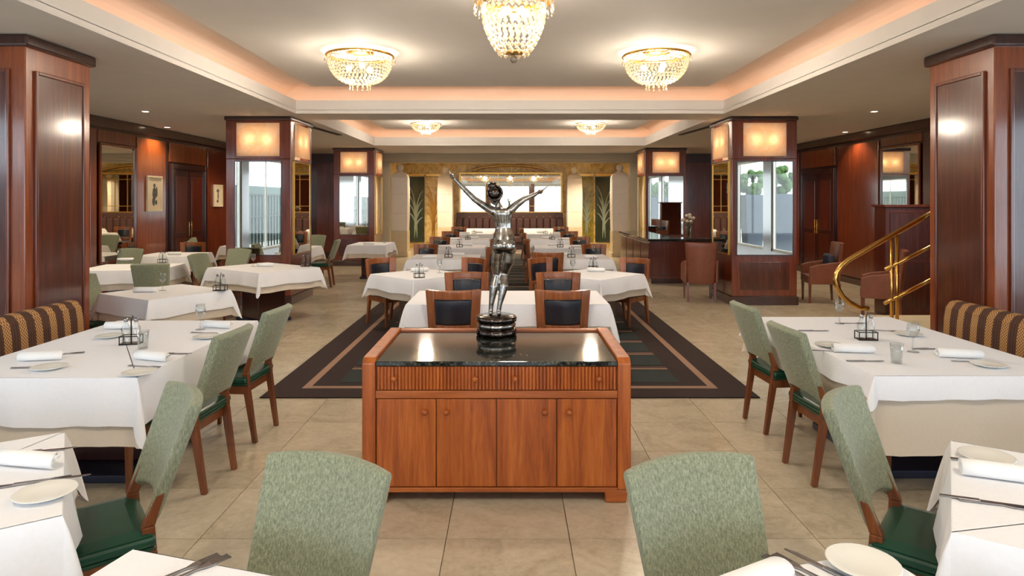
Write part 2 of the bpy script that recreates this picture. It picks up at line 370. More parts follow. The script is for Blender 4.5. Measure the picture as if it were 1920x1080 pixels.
# side walls ---------------------------------------------------------------
def wall_side(name, X, sgn, wins, wood_from):
    w = struct(empty(name, (X, 0, 0)), 'red mahogany panelled wall on the %s' % ('left' if sgn < 0 else 'right'))
    a, b = (-.15, 0) if sgn < 0 else (0, .15)
    cuts = [YF-.15] + [c for p in wins for c in p] + [YA+.1]
    for k in range(0, len(cuts), 2): box(a, b, cuts[k], cuts[k+1], 0, 3.65).build('wall_pier', 'mahogany_dark', w)
    for (p, q) in wins:
        box(a, b, p, q, 0, .35).build('sill_wall', 'mahogany_dark', w); box(a, b, p, q, 2.85, 3.65).build('lintel', 'mahogany_dark', w)
    return w
WL = wall_side('wall_left', XL, -1, [(-4.6, -.1), (.5, 4.41), (4.85, 5.9)], 5.9)
WR = wall_side('wall_right', XR, 1, [(-5.0, -2.4), (-1.9, .6), (1.0, 3.14), (3.69, 5.1)], 5.1)
nwin = 0
def window(X, sgn, p, q, cross):
    global nwin; nwin += 1
    w = struct(empty('window_%d' % nwin, (X+sgn*.07, 0, 0)), 'tall daylight window with white frame')
    fr = MB()
    for y in (p, q-.06): fr.box(-.03, .03, y, y+.06, .35, 2.85)
    for z in (.35, 2.79): fr.box(-.03, .03, p+.06, q-.06, z, z+.06)
    for c in cross: fr.box(-.02, .02, c-.025, c+.025, .41, 2.79)
    fr.build('window_frame', 'curtain', w); box(-.004, .004, p+.06, q-.06, .41, 2.79).build('pane', 'pane', w)
window(XL, -1, -4.6, -.1, (-3.1, -1.6)); window(XR, 1, -5.0, -2.4, ()); window(XR, 1, -1.9, .6, ()); window(XL, -1, .5, 4.41, (1.8, 3.1)); window(XL, -1, 4.85, 5.9, ()); window(XR, 1, 1.0, 3.14, ()); window(XR, 1, 3.69, 5.1, ())  # side windows behind the viewpoint are added for more side daylight
# wall behind the eye with three wide windows (seen in the mirrors)
WF = struct(empty('wall_front', (0, YF, 0)), 'window wall behind the viewpoint')
for a, b in ((XL-.15, -5.6), (-2.0, -1.6), (1.6, 2.0), (5.6, XR+.15)): box(a, b, -.15, 0, 0, 3.65).build('wall_pier', 'mahogany', WF)
for a, b in ((-5.6, -2.0), (-1.6, 1.6), (2.0, 5.6)):
    box(a, b, -.15, 0, 0, .25).build('sill_wall', 'mahogany', WF); box(a, b, -.15, 0, 2.9, 3.65).build('lintel', 'plaster', WF)
    nwin += 1; w = struct(empty('window_%d' % nwin, (0, YF-.07, 0)), 'wide daylight window behind the viewpoint'); fr = MB()
    for x in (a, b-.06, (a+b)/2-.03): fr.box(x, x+.06, -.03, .03, .25, 2.9)
    for z in (.25, 2.84): fr.box(a+.06, b-.06, -.028, .028, z, z+.06)
    fr.build('window_frame', 'curtain', w)
# wood panels on the side walls: (y0, y1, z0, z1, material)
def panels(w, sgn, items):
    d = -sgn
    for y0, y1, z0, z1, mt in items:
        a, b = sorted((0, d*.03)); box(a, b, y0+.012, y1-.012, z0, z1).build('wall_panel', mt, w, bevel=.008)
panels(WL, -1, [(5.95, 10.3, .14, 2.86, 'mahogany_dark'), (10.34, 10.52, .14, 2.86, 'mahogany'), (10.52, 11.62, 2.66, 2.86, 'mahogany'), (10.52, 11.62, .14, .62, 'mahogany'), (11.64, 12.62, .14, 2.84, 'mahogany_amber'),
    (12.75, 14.32, 2.46, 2.84, 'mahogany_amber'), (14.36, 15.45, .14, 2.84, 'mahogany'), (15.45, 17.2, .14, 2.84, 'mahogany'), (17.2, 18.95, .14, 2.84, 'mahogany')])
panels(WR, 1, [(5.15, 8.0, .14, 2.86, 'mahogany_dark'), (8.0, 10.2, .14, 2.86, 'mahogany_dark'), (10.3, 11.0, .14, 2.86, 'mahogany_dark'), (11.0, 12.24, 2.7, 2.86, 'mahogany'), (11.0, 12.24, .14, .5, 'mahogany'), (12.3, 13.85, .14, 2.84, 'mahogany'),
    (13.95, 15.6, 2.46, 2.84, 'mahogany_amber'), (15.7, 17.2, .14, 2.84, 'mahogany'), (17.2, 18.95, .14, 2.84, 'mahogany')])
for w, sgn in ((WL, -1), (WR, 1)):
    d = -sgn; a, b = sorted((0, d*.07)); box(a, b, 5.95 if sgn < 0 else 5.15, YA, 2.9, HC-.002).build('crown_moulding', 'mahogany_dark', w, bevel=.02)
    a, b = sorted((0, d*.04)); box(a, b, 5.95 if sgn < 0 else 5.15, YA, 0, .13).build('skirting', 'mahogany_dark', w, bevel=.008)
# doors in the aisles
def door(n, X, sgn, y0, y1, z1, label):
    d = struct(empty('door_%d' % n, (X, 0, 0)), label); k = -sgn
    a, b = sorted((k*.0, k*.06))
    fr = MB(); fr.box(a, b, y0-.1, y0, 0, z1+.1); fr.box(a, b, y1, y1+.1, 0, z1+.1); fr.box(a, b, y0, y1, z1, z1+.1); fr.build('door_frame', 'mahogany_dark', d, bevel=.008)
    a, b = sorted((k*.002, k*.02)); mid = (y0+y1)/2
    for p, q in ((y0, mid-.004), (mid+.004, y1)):
        lf = box(a, b, p+.004, q-.004, .01, z1-.005).build('door_leaf', 'mahogany_dark', d); c, e = sorted((k*.02, k*.032))
        for zz in ((.2, .95), (1.05, z1-.15)): box(c, e, p+.1, q-.1, zz[0], zz[1]).build('door_panel', 'burl', lf, bevel=.006)
    for s in (-.05, .05): MB().tube([(k*.02, mid+s, .95), (k*.055, mid+s, .97), (k*.055, mid+s, 1.25), (k*.02, mid+s, 1.27)], .01).build('door_handle', 'brass', d)
door(1, XL, -1, 12.88, 14.2, 2.33, 'dark double door in the left panelled wall')
door(2, XR, 1, 14.05, 15.5, 2.3, 'dark double door in the right panelled wall')
def wall_mirror(X, sgn, y0, y1, z0, z1, label):
    k = -sgn; m = thing('wall_mirror', label, 'mirror', (X+k*.032, (y0+y1)/2, z0), 0, 'tall wall mirrors'); w = (y1-y0)/2; h = z1-z0
    a, b = sorted((0, k*.012)); box(a, b, -w+.03, w-.03, .03, h-.03).build('mirror_glass', 'mirror', m)
    a, b = sorted((0, k*.03)); f = MB()
    f.box(a, b, -w, -w+.035, 0, h); f.box(a, b, w-.035, w, 0, h); f.box(a, b, -w+.035, w-.035, 0, .035); f.box(a, b, -w+.035, w-.035, h-.035, h); f.build('mirror_frame', 'mahogany', m)
wall_mirror(XL, -1, 10.55, 11.6, .66, 2.64, 'tall gilt framed mirror in the panelled wall by the hanging print')
wall_mirror(XR, 1, 11.03, 12.2, .54, 2.68, 'tall narrow mirror in the panelled wall behind the brass railing')
def print_frame(y0, y1, z0, z1, label, ink):
    p = thing('framed_print', label, 'picture', (XL+.034, (y0+y1)/2, (z0+z1)/2), 0, 'framed prints on the panelled wall'); w, h = (y1-y0)/2, (z1-z0)/2
    f = MB(); f.box(0, .03, -w, -w+.03, -h, h); f.box(0, .03, w-.03, w, -h, h); f.box(0, .03, -w+.03, w-.03, -h, -h+.03); f.box(0, .03, -w+.03, w-.03, h-.03, h)
    f.build('frame', 'paper', p); box(.004, .012, -w+.03, w-.03, -h+.03, h-.03).build('paper_mount', 'paper', p)
    m = MB()
    for (c, z, ry, rz) in ink: m.ball((.012, c*w, z*h), (.004, ry*w, rz*h), 10, 6)
    m.build('drawing', 'ink', p)
print_frame(11.92, 12.44, 1.5, 2.16, 'framed print with a grey standing figure beside the tall mirror', [(0, .45, .16, .12), (0, 0, .28, .36), (-.1, -.45, .2, .25), (.3, .1, .12, .3), (.25, -.5, .14, .14)])
print_frame(14.6, 15.06, 1.56, 2.06, 'small framed print with a dark vertical drawing past the dark door', [(0, .45, .3, .16), (.05, 0, .14, .4), (-.05, -.5, .22, .14)])

# aisle end walls, opening to the back room, back room -------------------------
for nm, a, b in (('wall_back_left', XL, -3.75), ('wall_back_right', 3.75, XR)):
    w = struct(box(a, b, YA, YA+.15, 0, 3.65).build(nm, 'mahogany_dark'), 'dark mahogany end wall of the %s aisle' % nm.split('_')[-1])
    n = 3
    for k in range(n):
        p, q = a+(b-a)*k/n+.08, a+(b-a)*(k+1)/n-.08; box(p, q, YA-.025, YA, .2, 2.8).build('wall_panel', 'mahogany', w, bevel=.008)
tr = struct(empty('trim_1', (0, YA, 0)), 'cream plaster portal to the back room')
for s in (-1, 1):
    a, b = sorted((s*3.5, s*3.75)); box(a, b, -.06, .2, 0, 2.8).build('jamb', 'plaster_cream', tr, bevel=.01)
    a, b = sorted((s*3.75, s*3.9)); box(a, b, -.05, -.0, 0, 2.9).build('jamb_casing', 'mahogany', tr)
box(-3.75, 3.75, -.06, .2, 2.8, HC).build('header', 'plaster_cream', tr, bevel=.01); box(-3.75, 3.75, -.1, -.06, 2.86, 2.92).build('header_moulding', 'plaster_cream', tr, bevel=.01)
for nm, a, b in (('wall_side_left', -3.9, -3.75), ('wall_side_right', 3.75, 3.9)): struct(box(a, b, YA+.2, YB, 0, 3.65).build(nm, 'gold_marble'), 'gold veined side wall of the back room, %s' % nm.split('_')[-1])
wb = struct(box(-3.9, 3.9, YB, YB+.15, 0, 3.65).build('wall_back', 'gold_marble'), 'gold veined back wall with mirror and etched panels')
for a, b, mt in ((-3.7, -3.08, 'green_glass'), (-3.02, -2.5, 'gold_marble'), (2.5, 3.02, 'olive_glass'), (3.08, 3.7, 'green_glass')):
    p = box(a, b, YB-.05, YB, .2, 2.55).build('etched_panel', mt, wb, bevel=.01)
    box(a, b, YB-.07, YB, 2.58, 2.66).build('panel_rail', 'brass', wb)
    m = MB(); c = (a+b)/2; w = (b-a)/2
    for k in range(8):                         # arching fern leaves etched into the panel
        q = -1 if k % 2 else 1; h = .75+.16*k; m.tube([(c-q*w*.15+q*w*.95*t*t, YB-.052, .35+h*(1.6*t-.6*t*t)) for t in [j/7 for j in range(8)]], [.012+.022*math.sin(PI*(j+.3)/7.6) for j in range(8)], 5)
    m.build('etched_fern', 'etch' if mt != 'gold_marble' else 'gilt', wb)
# arched gilt ornament over the back mirror
m = MB(); N = 16
for r, th in ((1.55, .03), (1.25, .02)): m.tube([(r*math.cos(PI*k/N), YB-.04, 2.62+.36*r/1.55*math.sin(PI*k/N)) for k in range(N+1)], th, 6)
for k in range(1, N): m.tube([(.3*math.cos(PI*k/N), YB-.03, 2.64+.05*math.sin(PI*k/N)), (1.5*math.cos(PI*k/N), YB-.03, 2.62+.35*math.sin(PI*k/N))], .012, 5)
m.build('fan_ornament', 'gilt', wb)
bmr = thing('back_mirror', 'wide gridded mirror on the back wall above the dark bench', 'mirror', (0.03, YB-.02, 1.3))
box(-1.8, 1.8, -.01, .0, 0, 1.36).build('mirror_glass', 'mirror', bmr)
f = MB(); f.box(-1.86, -1.8, -.05, 0, -.05, 1.41); f.box(1.8, 1.86, -.05, 0, -.05, 1.41); f.box(-1.8, 1.8, -.05, 0, -.05, 0); f.box(-1.8, 1.8, -.05, 0, 1.36, 1.41); f.build('mirror_frame', 'gilt', bmr)
for k in range(1, 8): box(-.008, .008, -.03, -.01, 0, 1.36).build('glazing_bar', 'gilt', bmr, (-1.8+.45*k, 0, 0))
for z in (.2, 1.16): box(-1.8, 1.8, -.026, -.01, z-.008, z+.008).build('glazing_rail', 'gilt', bmr)
# ------------------------------------------------------------------ pillars
def side_word(s): return 'left' if s < 0 else 'right'
def wood_pillar(s):
    p = thing('panelled_pillar', 'big square mahogany pillar rising behind the %s striped bench' % side_word(s), 'pillar', (s*4.6, 5.785, 0), 0, 'panelled pillars')
    box(-.6, .6, -.415, .415, .12, 2.99).build('shaft', 'mahogany_amber', p, bevel=.01)
    box(-.63, .63, -.445, .445, 0, .12).build('plinth', 'mahogany_dark', p, bevel=.01)
    box(-.64, .64, -.455, .455, 2.97, HC-.002).build('crown_moulding', 'mahogany_dark', p, bevel=.02)
    x = -s*.6; a, b = sorted((x, x-s*.012)); box(a, b, -.29, .29, .3, 2.76).build('burl_panel', 'burl', p)
    a, b = sorted((x, x-s*.024)); f = MB()
    for y in (-.32, .29): f.box(a, b, y, y+.03, .27, 2.79)
    for z in (.27, 2.76): f.box(a, b, -.29, .29, z, z+.03)
    f.build('panel_moulding', 'mahogany', p, bevel=.006)
    box(-.45, .45, -.427, -.415, .3, 2.76).build('burl_panel', 'burl', p)
    f = MB()
    for y in (-.48, .45): f.box(y, y+.03, -.439, -.415, .27, 2.79)
    for z in (.27, 2.76): f.box(-.45, .45, -.439, -.415, z, z+.03)
    f.build('panel_moulding', 'mahogany', p, bevel=.006)
for s in (-1, 1): wood_pillar(s)

def lamp_pillar(s, xc, y0, label):
    w, d = .53, .55; mw = .45 if s > 0 else .37
    p = thing('lamp_pillar', label, 'pillar', (s*xc, y0+d, 0), 0, 'lamp pillars')
    box(-w, w, -d, d, .14, 2.38).build('shaft', 'mahogany', p, bevel=.01)
    box(-w-.02, w+.02, -d-.02, d+.02, 0, .14).build('plinth', 'mahogany_dark', p, bevel=.01)
    box(-w-.022, w+.022, -d-.022, d+.022, 3.0, HC-.002).build('crown_moulding', 'mahogany_dark', p, bevel=.02)
    box(-w+.14, w-.14, -d+.14, d-.14, 2.38, 3.0).build('lamp_core', 'plaster', p)
    for a in (-1, 1):
        for b in (-1, 1):
            x0, x1 = sorted((a*w, a*(w-.2))); ya, yb = sorted((b*d, b*(d-.2))); box(x0, x1, ya, yb, 2.38, 3.0).build('corner_post', 'mahogany', p, bevel=.008)
    box(-w+.2, w-.2, d-.03, d, 2.38, 3.0).build('cover_board', 'mahogany', p)
    a, b = sorted((s*w, s*(w-.03))); box(a, b, -d+.2, d-.2, 2.38, 3.0).build('cover_board', 'mahogany', p)
    # lit alabaster panels, front and aisle side
    lp = box(-.345, .345, -d-.03, -d+.002, 2.42, 2.96).build('lamp_panel', 'alabaster', p)
    f = MB(); f.box(-w+.2, w-.2, -d, -d+.02, 2.38, 2.43); f.box(-w+.2, w-.2, -d, -d+.02, 2.95, 3.0); f.build('lamp_rail', 'mahogany', p)
    for x in (-.14, .14): MB().ball((x, -d+.055, 2.69), (.03, .03, .055), 8, 6).build('bulb', 'panel_bulb', lp)
    x = -s*w; a, b = sorted((x+s*.002, x-s*.03)); lq = box(a, b, -.36, .36, 2.42, 2.96).build('lamp_panel', 'alabaster', p)
    for y in (-.14, .14): MB().ball((x+s*.055, y, 2.69), (.03, .03, .055), 8, 6).build('bulb', 'panel_bulb', lq)
    # mirrors below the lamps
    mp = box(-mw, mw, -d-.012, -d, .82, 2.33).build('mirror_panel', 'mirror', p); f = MB()
    for q in (-mw-.015, mw): f.box(q, q+.015, -d-.018, -d, .805, 2.345)
    for z in (.805, 2.33): f.box(-mw, mw, -d-.018, -d, z, z+.015)
    f.build('mirror_frame', 'mahogany_dark', mp)
    a, b = sorted((x, x-s*.012)); mp = box(a, b, -.4, .4, .82, 2.33).build('mirror_panel', 'mirror', p); f = MB(); a, b = sorted((x, x-s*.018))
    for q in (-.415, .4): f.box(a, b, q, q+.015, .805, 2.345)
    for z in (.805, 2.33): f.box(a, b, -.4, .4, z, z+.015)
    f.build('mirror_frame', 'gilt', mp)
    box(-.4, .4, -d-.008, -d, .25, .7).build('lower_panel', 'burl', p, bevel=.006)
for s in (-1, 1):
    lamp_pillar(s, 4.115+.025*s, 10.58, 'large mirrored mahogany pillar with lit lamp panels, nearer %s one' % side_word(s))
    lamp_pillar(s, 4.05, 16.9, 'mirrored mahogany pillar with lit lamp panels, farther %s one' % side_word(s))

def white_pillar(x, y, h, label):
    p = thing('white_column', label, 'column', (x, y, 0), 0, 'white columns at the back')
    box(-.29, .29, -.29, .29, 0, .12).build('foot', 'step_stone', p, bevel=.01); box(-.26, .26, -.26, .26, .12, .78).build('pedestal', 'step_stone', p, bevel=.01)
    m = MB(); prof = [(.25, .78), (.262, 1.3), (.265, 1.9), (.25, h-.32), (.22, h-.24), (.14, h-.17)]
    for (a, z0), (b, z1) in zip(prof, prof[1:]): m.frustum((0, 0), 2*a, 2*a, z0, (0, 0), 2*b, 2*b, z1)
    m.build('shaft', 'white_stone', p, bevel=.012)
    MB().lathe([(.10, h-.17), (.12, h-.15), (.06, h-.12), (.10, h-.07), (.115, h-.02), (.1, h+.04), (.05, h+.08), (.015, h+.1)], 14).build('finial', 'white_stone', p)
for s in (-1, 1):
    white_pillar(s*3.36, 19.9, 2.72, 'white column with ball finial at the back, outer %s' % side_word(s))
    white_pillar(s*2.22, 22.5, 2.78, 'white column with ball finial beside the back mirror, %s of it' % side_word(s))

# ------------------------------------------------------------------ lamps in the ceiling
def point(name, loc, power, col, parent=None, r=.06):
    l = bpy.data.lights.new(name, 'POINT'); l.energy = power; l.color = col; l.shadow_soft_size = r
    o = bpy.data.objects.new(name, l); COL.objects.link(o); o.location = loc; o.parent = parent; return o
def ceiling_lamp(x, y, label):
    L = thing('ceiling_lamp', label, 'lamp', (x, y, 3.44), 0, 'bowl shaped crystal ceiling lamps'); R = .37
    MB().lathe([(.39, -.055), (.40, -.045), (.39, -.03), (.36, -.03), (.355, -.045), (.365, -.055), (.39, -.055)], 40, cap=False).build('ring', 'gilt', L)
    m = MB(); m.lathe([(.05, -.03), (.05, 0), (.16, 0), (.16, -.012), (.05, -.03)], 16, cap=False)
    for k in range(4): a = k*PI/2+.4; m.tube([(.05*math.cos(a), .05*math.sin(a), -.02), (.37*math.cos(a), .37*math.sin(a), -.045)], .006, 6)
    m.build('mount', 'gilt', L)
    m = MB(); rows = 11
    for j in range(rows):
        th = PI/2*(j/(rows-1))*.86; r = R*math.cos(th)**.72; z = -.06-.31*math.sin(th); n = max(10, int(2*PI*r/.048))
        for k in range(n):
            a = 2*PI*(k+.5*(j % 2))/n; m.octa((r*math.cos(a), r*math.sin(a), z), .0165, .018)
    tag(m.build('bead_bowl', 'crystal', L), kind='stuff')
    for k in range(12):
        a = 2*PI*k/12; m = MB(); m.octa((.12*math.cos(a), .12*math.sin(a), -.385), .012, .03); m.octa((.12*math.cos(a), .12*math.sin(a), -.43), .012, .02); m.build('crystal_drop', 'crystal', L)
    for k in range(10):
        a = 2*PI*k/10+.2; m = MB(); m.octa((.40*math.cos(a), .40*math.sin(a), -.10), .012, .035); m.build('rim_drop', 'crystal', L)
    for k in range(3):
        a = 2*PI*k/3+.9; MB().ball((.14*math.cos(a), .14*math.sin(a), -.18), .035, 8, 6).build('bulb', 'bulb', L)
    point('lamp_light', (0, 0, -.17), POWER_LAMP, (1, .87, .71), L, .12)
    return L
for nm, x, y in (('left fill lamp added above the viewpoint', -1.76, .8), ('right fill lamp added above the viewpoint', 1.72, .8), ('left lamp of the pair before the beam', -1.76, 7.65), ('right lamp of the pair before the beam', 1.72, 7.65), ('left lamp of the far coffer', -1.87, 14.5), ('right lamp of the far coffer', 1.8, 14.5)):  # pair above the viewpoint is added, out of frame, to light near tables
    L_ = ceiling_lamp(x, y, 'glowing crystal bead bowl on the ceiling, '+nm)
    if y > 10: L_.scale = (.86, .86, .6)
C = thing('chandelier', 'sparkling clear crystal chandelier hanging at the top centre', 'chandelier', (.03, 5.0, 3.44))
MB().lathe([(.08, 0), (.085, -.015), (.05, -.03), (.012, -.045)], 20).build('ceiling_rose', 'gilt', C)
MB().tube([(0, 0, -.03), (0, 0, -.2)], .012).build('rod', 'gilt', C)
MB().lathe([(.305, -.205), (.315, -.195), (.315, -.165), (.305, -.155), (.295, -.165), (.295, -.195), (.305, -.205)], 40, cap=False).build('upper_ring', 'gilt', C)
MB().lathe([(.238, -.25), (.245, -.24), (.245, -.225), (.235, -.22), (.228, -.24), (.238, -.25)], 40, cap=False).build('bowl_ring', 'gilt', C)
m = MB()
for k in range(6): a = k*PI/3; m.tube([(0, 0, -.19), (.30*math.cos(a), .30*math.sin(a), -.18)], .006, 6)
m.build('spoke', 'gilt', C)
for k in range(28):
    a = 2*PI*k/28; m = MB(); m.octa((.305*math.cos(a), .305*math.sin(a), -.245), .013, .045); m.octa((.305*math.cos(a), .305*math.sin(a), -.30), .009, .012); m.build('crystal_drop', 'crystal', C)
m = MB(); rows = 10
for j in range(rows):
    th = j/(rows-1); r = .24*math.cos(th*1.28)**.62 if th < 1 else .11; r = max(r, .06); z = -.25-.36*th; n = max(9, int(2*PI*r/.05))
    for k in range(n):
        a = 2*PI*(k+.5*(j % 2))/n; m.octa((r*math.cos(a), r*math.sin(a), z), .019, .034 if j in (3, 4) else .024)
tag(m.build('crystal_bowl', 'crystal', C), kind='stuff')
MB().lathe([(.02, -.62), (.07, -.615), (.075, -.60), (.03, -.59)], 16).build('bottom_cup', 'gilt', C)
MB().ball((0, 0, -.655), .03, 12, 8).build('crystal_ball', 'crystal', C)
for k in range(5):
    a = 2*PI*k/5+.3; MB().ball((.1*math.cos(a), .1*math.sin(a), -.30), .026, 8, 6).build('bulb', 'bulb_white', C)
point('chandelier_light', (0, 0, -.32), POWER_LAMP*.85, (1, .88, .74), C, .12)
def downlight(x, y, label, power=60):
    d = thing('downlight', label, 'lamp', (x, y, HC), 0, 'recessed ceiling downlights')
    MB().lathe([(.05, -.004), (.075, -.008), (.08, 0), (.05, 0)], 20).build('trim_ring', 'plaster', d); MB().lathe([(.045, -.006), (.045, -.002)], 16).build('lens', 'downlight', d)
    l = bpy.data.lights.new('downlight_beam', 'SPOT'); l.energy = power; l.color = (1, .82, .58); l.spot_size = 2.3; l.spot_blend = .6; l.shadow_soft_size = .04
    o = bpy.data.objects.new('downlight_beam', l); COL.objects.link(o); o.parent = d; o.location = (0, 0, -.03); o.rotation_euler = (0, 0, 0)
for s in (-1, 1):
    for k, y in enumerate((8.2, 10.0, 14.2, 16.6)): downlight(s*5.6, y, 'small round fill downlight added over the %s aisle, %s from the viewpoint' % (side_word(s), ('first', 'second', 'third', 'fourth')[k]), 90)  # aisle downlights are added to brighten the dim aisles
for k, x in enumerate((-2.7, 0, 2.7)): downlight(x, 20.9, 'small round fill downlight added in the back room ceiling, %s one' % ('left', 'middle', 'right')[k], 330)  # these three are added as well, to lift the dark back room
downlight(XL+.3, 12.15, 'small round downlight washing the panel with the framed print')
downlight(XR-.3, 13.0, 'small round downlight washing the red panel beside the tall mirror')

# ------------------------------------------------------------------ rug
R = thing('striped_rug', 'long dark rug with tan border line and barred centre under the middle tables', 'rug', (0, 5.59, 0))
RL, RW = 15.2, 2.15
box(-RW, RW, 0, RL, .001, .010).build('border', 'rug_brown', R)
f = MB(); a, b = 1.80, 1.87
f.box(-b, b, .26, .33, .008, .013); f.box(-b, b, RL-.33, RL-.26, .008, .013); f.box(-b, -a, .33, RL-.33, .008, .013); f.box(a, b, .33, RL-.33, .008, .013); f.build('border_line', 'rug_tan', R)
nb = 23; pitch = (RL-.9)/nb
pa = box(-1.58, 1.58, 0, pitch-.17, .008, .0125).mesh('field_bar'); pa.materials.append(M['rug_teal'])
pb = box(-1.58, 1.58, 0, .035, .008, .0128).mesh('field_line'); pb.materials.append(M['rug_tan'])
pc = box(-1.58, 1.58, 0, .07, .008, .0122).mesh('field_band'); pc.materials.append(M['rug_mauve'])
for k in range(nb):
    y = .45+k*pitch
    for nm, me, dy in (('field_bar', pa, 0), ('field_line', pb, pitch-.15), ('field_band', pc, pitch-.105)):
        o = bpy.data.objects.new(nm, me); COL.objects.link(o); o.parent = R; o.location = (0, y+dy, 0)

# ------------------------------------------------------------------ sideboard
B = thing('sideboard', 'teak waiter sideboard with reeded drawers and black granite top', 'sideboard', (-.075, 3.65, 0))
Wd, Dp = .755, .89
for s in (-1, 1):
    a, b = sorted((s*Wd, s*(Wd-.075)))
    m = MB(); m.prism([(0, .075), (Dp, .075), (Dp, .815), (.03, .815), (0, .785)], a, b, 'x'); m.build('side_panel', 'teak', B, bevel=.006)
    for y in (0, Dp-.13):
        x0, x1 = sorted((s*(Wd-.02), s*(Wd-.145))); MB().frustum(((x0+x1)/2, y+.065), .115, .12, 0, ((x0+x1)/2, y+.065), .135, .13, .075).build('foot', 'teak_x', B, bevel=.008)
box(-Wd+.075, Wd-.075, .025, Dp-.01, .075, .77).build('carcass', 'teak', B)
box(-Wd+.075, Wd-.075, .0, .025, .062, .088).build('bottom_rail', 'teak_x', B, bevel=.004); box(-Wd+.075, Wd-.075, .002, .03, .588, .632).build('middle_rail', 'teak_x', B, bevel=.005)
box(-Wd+.078, Wd-.078, -.004, Dp, .772, .798).build('granite_top', 'granite', B, bevel=.004)
box(-Wd+.075, Wd-.075, Dp-.06, Dp, .772, .81).build('back_rail', 'teak_x', B, bevel=.004)
inner = 2*(Wd-.078)
for k in range(2):
    x0 = -inner/2+k*inner/2+.004; x1 = x0+inner/2-.008
    m = MB(); m.box(x0, x1, .012, .03, .638, .766); n = 34
    for q in range(n):
        c = x0+(q+.5)*(x1-x0)/n; r = (x1-x0)/n*.46; m.add([(c-r, .012, z) for z in (.638, .766)]+[(c-r*.5, .003, z) for z in (.638, .766)]+[(c+r*.5, .003, z) for z in (.638, .766)]+[(c+r, .012, z) for z in (.638, .766)], [(0, 1, 3, 2), (2, 3, 5, 4), (4, 5, 7, 6)])
    dr = m.build('drawer', 'teak', B)
    for c in ((x0+.10, x1-.115) if k == 0 else (x0+.10, x1-.10)):
        MB().lathe([(.007, 0), (.007, .014), (.016, .02), (.017, .028), (.01, .034), (0.001, .036)], 14, mat=Matrix.Translation((c, .004, .702)) @ Matrix.Rotation(PI/2, 4, 'X')).build('knob', 'teak', dr)
for k in range(4):
    x0 = -inner/2+k*inner/4+.003; x1 = x0+inner/4-.006
    d = box(x0, x1, .006, .027, .092, .584).build('cabinet_door', 'teak', B, bevel=.003)
    c = (x1-.06, x0+.055, x1-.065, x0+.065)[k]
    MB().lathe([(.007, 0), (.007, .014), (.016, .02), (.017, .028), (.01, .034), (0.001, .036)], 14, mat=Matrix.Translation((c, .007, .515)) @ Matrix.Rotation(PI/2, 4, 'X')).build('knob', 'teak', d)

# ------------------------------------------------------------------ statue
T = thing('silver_statue', 'silver figurine of a dancer with raised arms on round base on sideboard', 'statue', (-.09, 4.37, .798))
MB().lathe([(.125, 0), (.135, .008), (.137, .03), (.13, .045), (.118, .05)], 40).build('lower_disc', 'bronze_dark', T)
MB().lathe([(.118, .048), (.128, .06), (.13, .075), (.118, .09)], 40).build('middle_disc', 'silver', T)
MB().lathe([(.118, .088), (.134, .096), (.136, .118), (.126, .132), (0.001, .134)], 40).build('upper_disc', 'bronze_dark', T)
def px(x, y, dy=0): return Vector(((x-CX)/279.0+.09, dy, CAMH-(y-CY)/279.0-.798))
m = MB()
def limb(pts, rs, n=12):
    P = []; Rr = []
    for (a, b), (ra, rb) in zip(zip(pts, pts[1:]), zip(rs, rs[1:])):
        for k in range(6): P.append(a.lerp(b, k/6)); Rr.append(ra+(rb-ra)*k/6)
    P.append(pts[-1]); Rr.append(rs[-1]); m.tube(P, Rr, n)
    for p, r in zip(pts, rs): m.ball(tuple(p), r, 10, 8)
hipL, hipR = px(934, 466), px(956, 466)
limb([hipL, px(932, 490, .02), px(931, 516, .03)], [.044, .042, .028]); limb([px(931, 516, .03), px(926, 538, .012), px(921, 572, .0), px(920, 585, 0)], [.028, .031, .017, .016])
limb([hipR, px(952, 490, .01), px(945, 514, .03)], [.044, .042, .028]); limb([px(945, 514, .03), px(945, 536, -.005), px(937, 570, -.02), px(935, 583, -.02)], [.028, .031, .017, .016])
limb([px(920, 586, -.012), px(919, 589.5, .05)], [.015, .012]); limb([px(935, 585, -.03), px(937, 589.5, .03)], [.015, .012])
m.ball(tuple(px(935.5, 461, -.026)), (.044, .044, .046), 12, 9); m.ball(tuple(px(955.5, 461, -.026)), (.044, .044, .046), 12, 9)       # hips
P_ = [((945, 462), .078, .050, 0), ((945.5, 453), .080, .052, .0), ((945, 444), .073, .048, .003), ((944.5, 435), .062, .042, .008), ((944, 427), .055, .038, .012), ((943, 418), .058, .040, .012), ((942, 409), .066, .044, .010), ((941.5, 401), .074, .045, .006), ((941, 395), .070, .038, .002), ((940.5, 390), .045, .030, .002)]
vs = []; n_ = 20
for (q, rx, ry, dy) in P_:
    c_ = px(*q, dy); vs += [(c_.x+rx*math.cos(2*PI*k/n_), c_.y+ry*math.sin(2*PI*k/n_), c_.z) for k in range(n_)]
m.add(vs, [(j*n_+k, j*n_+(k+1) % n_, (j+1)*n_+(k+1) % n_, (j+1)*n_+k) for j in range(len(P_)-1) for k in range(n_)]+[tuple(range(n_-1, -1, -1)), tuple((len(P_)-1)*n_+k for k in range(n_))], True)
m.ball(tuple(px(933, 405, .045)), .026, 10, 8); m.ball(tuple(px(951, 405, .045)), .026, 10, 8)
limb([px(940, 396), px(934, 384, .006)], [.026, .022])                                              # neck
m.ball(tuple(px(928, 368, .004)), (.043, .052, .06), 14, 11); m.ball(tuple(px(927, 366, .05)), (.010, .016, .012), 8, 6); m.ball(tuple(px(929, 377, .04)), (.022, .018, .014), 8, 6)   # head, nose, chin
limb([px(924, 396), px(908, 386, .0), px(889, 373, .01), px(866, 350, .02), px(852, 335, .02)], [.032, .026, .021, .017, .012])
